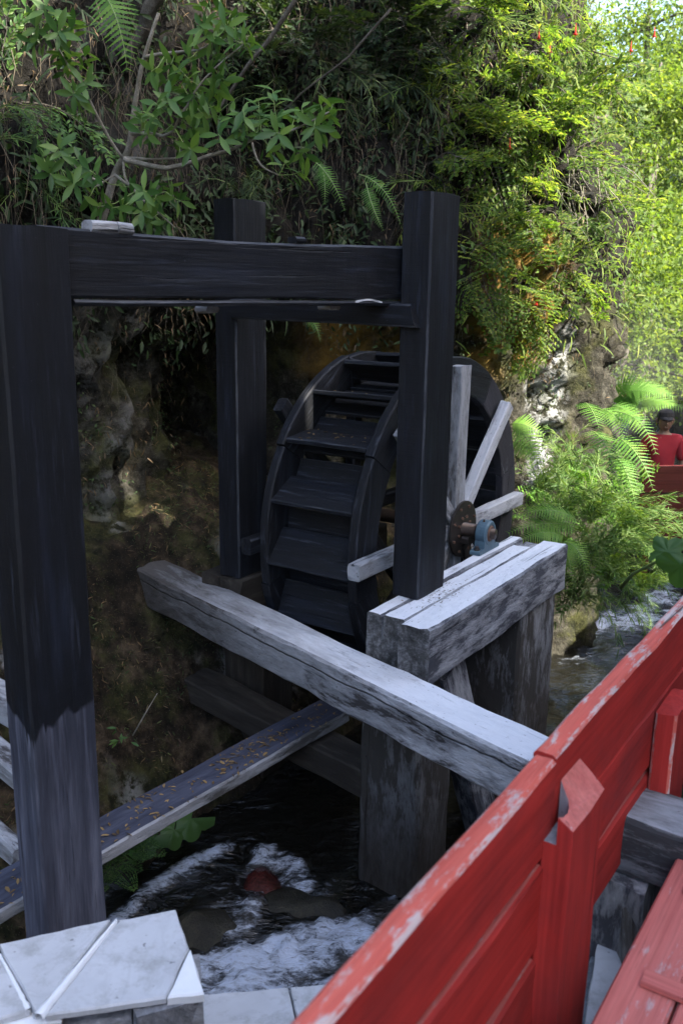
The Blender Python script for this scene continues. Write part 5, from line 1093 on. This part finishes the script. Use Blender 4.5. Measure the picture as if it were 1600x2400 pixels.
# his left is +x in the picture
bv = [(0, 0, .93), (0, 0, 1.08), (0, .005, 1.25), (0, .01, 1.40), (0, .0, 1.50), (0, -.01, 1.56), (.10, 0, .90), (.11, -.01, .50), (.11, .02, .09), (.11, -.12, .04), (-.10, 0, .90), (-.11, -.01, .50), (-.11, .02, .09), (-.11, -.12, .04),
      (.19, .01, 1.41), (.245, .02, 1.13), (.25, -.08, .90), (.25, -.11, .83), (-.19, .01, 1.41), (-.26, .03, 1.14), (-.27, -.10, .93), (-.27, -.15, .87)]
be = [(0, 1), (1, 2), (2, 3), (3, 4), (4, 5), (0, 6), (6, 7), (7, 8), (8, 9), (0, 10), (10, 11), (11, 12), (12, 13), (3, 14), (14, 15), (15, 16), (16, 17), (3, 18), (18, 19), (19, 20), (20, 21)]
brd = [(.14, .10), (.135, .10), (.15, .105), (.13, .09), .055, .055, .085, .058, .042, .035, .085, .058, .042, .035, .055, .042, .032, .028, .055, .042, .032, .028]
body = skin_obj('body', bv, be, brd, M['skin'], man, MM)
hb = boulder('head', (0, 0, 0), .105, M['skin'], parent=None, sq=(.78, .95, 1.15), sub=3, rough=.03); place(hb, MM @ Matrix.Translation((0, -.015, 1.63)), body)
mb = MB(); mb.tube([(0, -.105, 1.655), (0, -.125, 1.62), (0, -.135, 1.605), (0, -.115, 1.595)], [.010, .014, .018, .008], 6); mb.tube([(-.025, -.104, 1.565), (0, -.112, 1.565), (.025, -.104, 1.565)], [.004, .007, .004], 5)
for s in (-1, 1): mb.tube([(s * .083, 0, 1.665), (s * .092, .01, 1.64), (s * .086, 0, 1.60)], [.012, .016, .010], 6)
mb.build('face', [M['skin']], body, MM)
mb = MB()
for s in (-1, 1): mb.tube([(s * .020, -.102, 1.645), (s * .034, -.104, 1.648), (s * .048, -.096, 1.645)], [.005, .008, .005], 6)
mb.build('eyes', [M['eye']], body, MM)
mb = MB(); ring_profile(mb, Vector((0, 0, 1.655)), UP, [(-.06, .084), (0, .092), (.03, .094)], 16); mb.build('hair', [M['hair']], man, MM)
mb = MB(); ring_profile(mb, Vector((0, -.01, 1.675)), UP, [(-.005, .090), (.02, .094), (.06, .088), (.085, .063), (.098, .03), (.10, .001)], 18)
vs = []; fs = []
for i in range(9):
    a = math.pi * (1.15 + .7 * i / 8); 
    for r, z in ((.085, 1.685), (.125, 1.672), (.155, 1.655)): vs.append((math.cos(a) * min(r, .10) * .85, math.sin(a) * r - .01, z)); vs.append((math.cos(a) * min(r, .10) * .85, math.sin(a) * r - .01, z + .006))
for i in range(8):
    for j in range(2):
        a = i * 6 + j * 2; fs += [(a, a + 2, a + 8, a + 6), (a + 1, a + 7, a + 9, a + 3)]
mb.add(vs, fs); mb.build('cap', [M['cap']], man, MM)
skin_obj('shirt', [(0, 0, .90), (0, 0, 1.08), (0, .005, 1.25), (0, .01, 1.39), (0, 0, 1.475), (.165, .01, 1.41), (.225, .015, 1.25), (.24, .02, 1.16), (-.165, .01, 1.41), (-.23, .015, 1.25), (-.25, .022, 1.17)], [(0, 1), (1, 2), (2, 3), (3, 4), (3, 5), (5, 6), (6, 7), (3, 8), (8, 9), (9, 10)],
         [(.165, .125), (.158, .12), (.172, .125), (.155, .105), (.07, .07), (.08, .08), .07, .068, (.08, .08), .07, .068], M['shirt'], man, MM)
skin_obj('trousers', [(0, 0, .98), (0, 0, .90), (.10, 0, .86), (.11, -.01, .50), (.11, .02, .10), (-.10, 0, .86), (-.11, -.01, .50), (-.11, .02, .10)], [(0, 1), (1, 2), (2, 3), (3, 4), (1, 5), (5, 6), (6, 7)], [(.15, .115), (.155, .12), .10, .075, .065, .10, .075, .065], M['trousers'], man, MM)
for s in (-1, 1):
    mb = MB(); mb.tube([(s * .11, .06, .04), (s * .11, -.02, .05), (s * .11, -.12, .04), (s * .115, -.19, .03)], [.03, .045, .045, .025], 8); mb.build('shoe', [M['shoe']], man, MM)
    hx, hy, hz = (.25, -.11, .83) if s > 0 else (-.27, -.15, .87); mb = MB()
    for k in range(4): mb.tube([(hx + (k - 1.5) * .018, hy - .01, hz - .01), (hx + (k - 1.5) * .020, hy - .05, hz - .03), (hx + (k - 1.5) * .020, hy - .06, hz - .065 + .006 * abs(k - 1.5))], [.009, .008, .006], 5)
    mb.tube([(hx - s * .025, hy, hz + .01), (hx - s * .045, hy - .03, hz - .015), (hx - s * .045, hy - .05, hz - .03)], [.011, .009, .007], 5); mb.build('fingers', [M['skin']], body, MM)

# ------------------------------------------------------------------ far slope and trees
def leaf_cloud(n, fpos, size, seed, up_=.5):
    rs = np.random.RandomState(seed); P = fpos(rs, n); D = _norm(rs.normal(0, 1, (n, 3)) + np.array([0, 0, -.2])); Z = _norm(rs.normal(0, .6, (n, 3)) + np.array([0, 0, up_])); return scatter(RHOMB_V, RHOMB_F, P, D, Z, size * rs.uniform(.6, 1.4, n), np.full(n, .55)), P
def slope_leaves(name, n, x0, x1, y0, y1, size, h, mat, thr=.42, tint=(.2, .95)):
    def f(rs, n):
        x = rs.uniform(x0, x1, n * 4); y = rs.uniform(y0, y1, n * 4); z = ground_z(x, y); P = np.stack([x, y, z], -1); k = (sstep(thr, thr + .12, fbm(P * .9, 3)) > rs.rand(len(P))) & (z > -3.2); P = P[k][:n]; m = fbm(P * .8 + 9, 3); P = P.copy(); P[:, 2] += h * (.15 + 1.3 * m) * rs.rand(len(P)) ** .7; return P[:n]
    rs = np.random.RandomState(len(name) + n); P = f(rs, n); n = len(P); D = _norm(rs.normal(0, 1, (n, 3)) + np.array([0, 0, -.4])); Z = _norm(rs.normal(0, .6, (n, 3)) + np.array([0, -.3, .6])); V, F = scatter(RHOMB_V, RHOMB_F, P, D, Z, size * rs.uniform(.6, 1.4, n), np.full(n, .5))
    o = place(bpy.data.objects.new(name, mesh_np(name, V, F, [M[mat]], tint=np.repeat(rs.uniform(*tint, n), 4))), Matrix.Identity(4)); tag(o, kind='stuff')
slope_leaves('far_thicket', 60000, 1.5, 9, 11.3, 15, .06, 1.3, 'leaffar', .47)
slope_leaves('far_thicket', 70000, 1, 16, 14, 26, .09, 2.6, 'leaffar', .47, (.3, .9))
TREE = {}
def tree(base, h, r, label, seed, lean=(0, 0), n=9000, leaf=.12, group=None, mat='leaffar', crown0=.35):
    rs = np.random.RandomState(seed); base = Vector(base); e = empty('tree', base, label, 'tree', group); mb = MB(); tip = Vector((lean[0], lean[1], h)); K = 10
    tr = [tip * (k / K) + Vector((math.sin(k * 1.3 + seed) * .05, math.cos(k * 1.1 + seed) * .05, 0)) * h * .12 for k in range(K + 1)]; mb.tube(tr, [r * (1 - .85 * k / K) for k in range(K + 1)], 8); mb.build('trunk', [M['bark']], e, WM[e].copy()); cl = []
    for k in range(16):
        u = rs.uniform(crown0, .98); b = tr[int(u * K)]; an = rs.rand() * 6.28; L = h * rs.uniform(.18, .42) * (1.25 - u); d = Vector((math.cos(an), math.sin(an), rs.uniform(-.1, .55))).normalized()
        pts = [b + d * L * t + Vector((0, 0, -.10 * L * t * t)) + mn.noise_vector(Vector((k, t * 2, seed))) * .12 * t for t in (0, .35, .7, 1)]; mb = MB(); mb.tube(pts, [r * .34 * (1 - u * .5), r * .22 * (1 - u * .5), r * .12, .008], 5); mb.build('limb', [M['bark']], e, WM[e].copy())
        for t in (.45, .65, .85, 1.0, 1.1): cl.append((b + d * L * t + Vector((rs.normal(0, .25), rs.normal(0, .25), rs.normal(0, .15))), rs.uniform(.25, .55) * h / 7))
    P = np.concatenate([np.array(c)[None] + rs.normal(0, 1, (n // len(cl), 3)) * np.array([1, 1, .42]) * s for c, s in cl]); m = len(P); D = _norm(rs.normal(0, 1, (m, 3)) + np.array([0, 0, -.3])); Z = _norm(rs.normal(0, .5, (m, 3)) + np.array([0, 0, .8]))
    V, F = scatter(RHOMB_V, RHOMB_F, P, D, Z, leaf * rs.uniform(.6, 1.4, m), np.full(m, .5)); o = place(bpy.data.objects.new('crown', mesh_np('crown', V, F, [M[mat]], tint=np.repeat(np.clip(rs.normal(.55, .15, m), 0, 1), 4))), WM[e].copy(), e); return e
def gz_(x, y): return float(ground_z(np.array([x], float), np.array([y], float))[0])
for i, (x, y, Y, h, lab) in enumerate(((1480, 900, 16.5, 7.5, 'slender tree with yellow-green crown behind the man with the cap'), (1580, 900, 19, 9, 'tall sunlit tree at the right edge of the picture'), (1420, 850, 21, 10, 'tall tree rising beside the corner of the cliff'), (1530, 860, 24, 12, 'tallest tree far up the slope at the top right'), (1390, 900, 14.5, 5.5, 'small shaded tree leaning out below the cliff corner'))):
    p = at(x, y, Y); p.z = gz_(p.x, p.y) - .1; tree(p, h, .09 + .012 * h, lab, 40 + i, lean=(random.uniform(-.8, .6), random.uniform(-.8, 0)), n=16000, leaf=.055 + .0022 * Y)

tree((6.3, 1.5, 5.4), 4.2, .12, 'unseen leafy tree added above the sun gap in the shade wall', 71, n=6000, leaf=.13, crown0=.45)  # unseen; added so its crown narrows the sunbeam through the wall's notch
# ------------------------------------------------------------------ air and steam
mb = MB(); mb.add([(x, y, z) for z in (-7, 16) for (x, y) in ((-60, -40), (60, -40), (60, 90), (-60, 90))], [(3, 2, 1, 0), (4, 5, 6, 7), (0, 1, 5, 4), (1, 2, 6, 5), (2, 3, 7, 6), (3, 0, 4, 7)])
hm = bpy.data.materials.new('haze_air'); hm.use_nodes = True; hm.node_tree.nodes.clear(); ho = hm.node_tree.nodes.new('ShaderNodeOutputMaterial'); hv = hm.node_tree.nodes.new('ShaderNodeVolumePrincipled')
hv.inputs['Color'].default_value = (.93, .96, 1, 1); hv.inputs['Density'].default_value = .0004; hv.inputs['Anisotropy'].default_value = .3; hm.node_tree.links.new(hv.outputs[0], ho.inputs['Volume'])
tag(mb.build('haze', [hm]), kind='stuff')
sm_ = bpy.data.materials.new('hot_spring_steam'); sm_.use_nodes = True; nt = sm_.node_tree; nt.nodes.clear()
ho = nt.nodes.new('ShaderNodeOutputMaterial'); hv = nt.nodes.new('ShaderNodeVolumePrincipled'); hv.inputs['Color'].default_value = (.95, .97, 1, 1); hv.inputs['Anisotropy'].default_value = .2
tc = nt.nodes.new('ShaderNodeTexCoord'); ln = nt.nodes.new('ShaderNodeVectorMath'); ln.operation = 'LENGTH'; nt.links.new(tc.outputs['Object'], ln.inputs[0])
nz = nt.nodes.new('ShaderNodeTexNoise'); nt.links.new(tc.outputs['Object'], nz.inputs['Vector']); nz.inputs['Scale'].default_value = 2.2; nz.inputs['Detail'].default_value = 3
m1 = nt.nodes.new('ShaderNodeMath'); m1.operation = 'SUBTRACT'; m1.use_clamp = True; m1.inputs[0].default_value = 1.0; nt.links.new(ln.outputs['Value'], m1.inputs[1])
m2 = nt.nodes.new('ShaderNodeMath'); m2.operation = 'MULTIPLY'; nt.links.new(m1.outputs[0], m2.inputs[0]); nt.links.new(nz.outputs['Fac'], m2.inputs[1])
m3 = nt.nodes.new('ShaderNodeMath'); m3.operation = 'MULTIPLY'; nt.links.new(m2.outputs[0], m3.inputs[0]); m3.inputs[1].default_value = .10
nt.links.new(m3.outputs[0], hv.inputs['Density']); nt.links.new(hv.outputs[0], ho.inputs['Volume'])
c_ = at(1420, 900, 12.3); o = boulder('steam', c_, 1.0, sm_, sub=3, rough=.0); o.matrix_basis = Matrix.Translation(c_) @ Matrix.Diagonal((1.3, 1.6, 1.7, 1)); tag(o, kind='stuff')
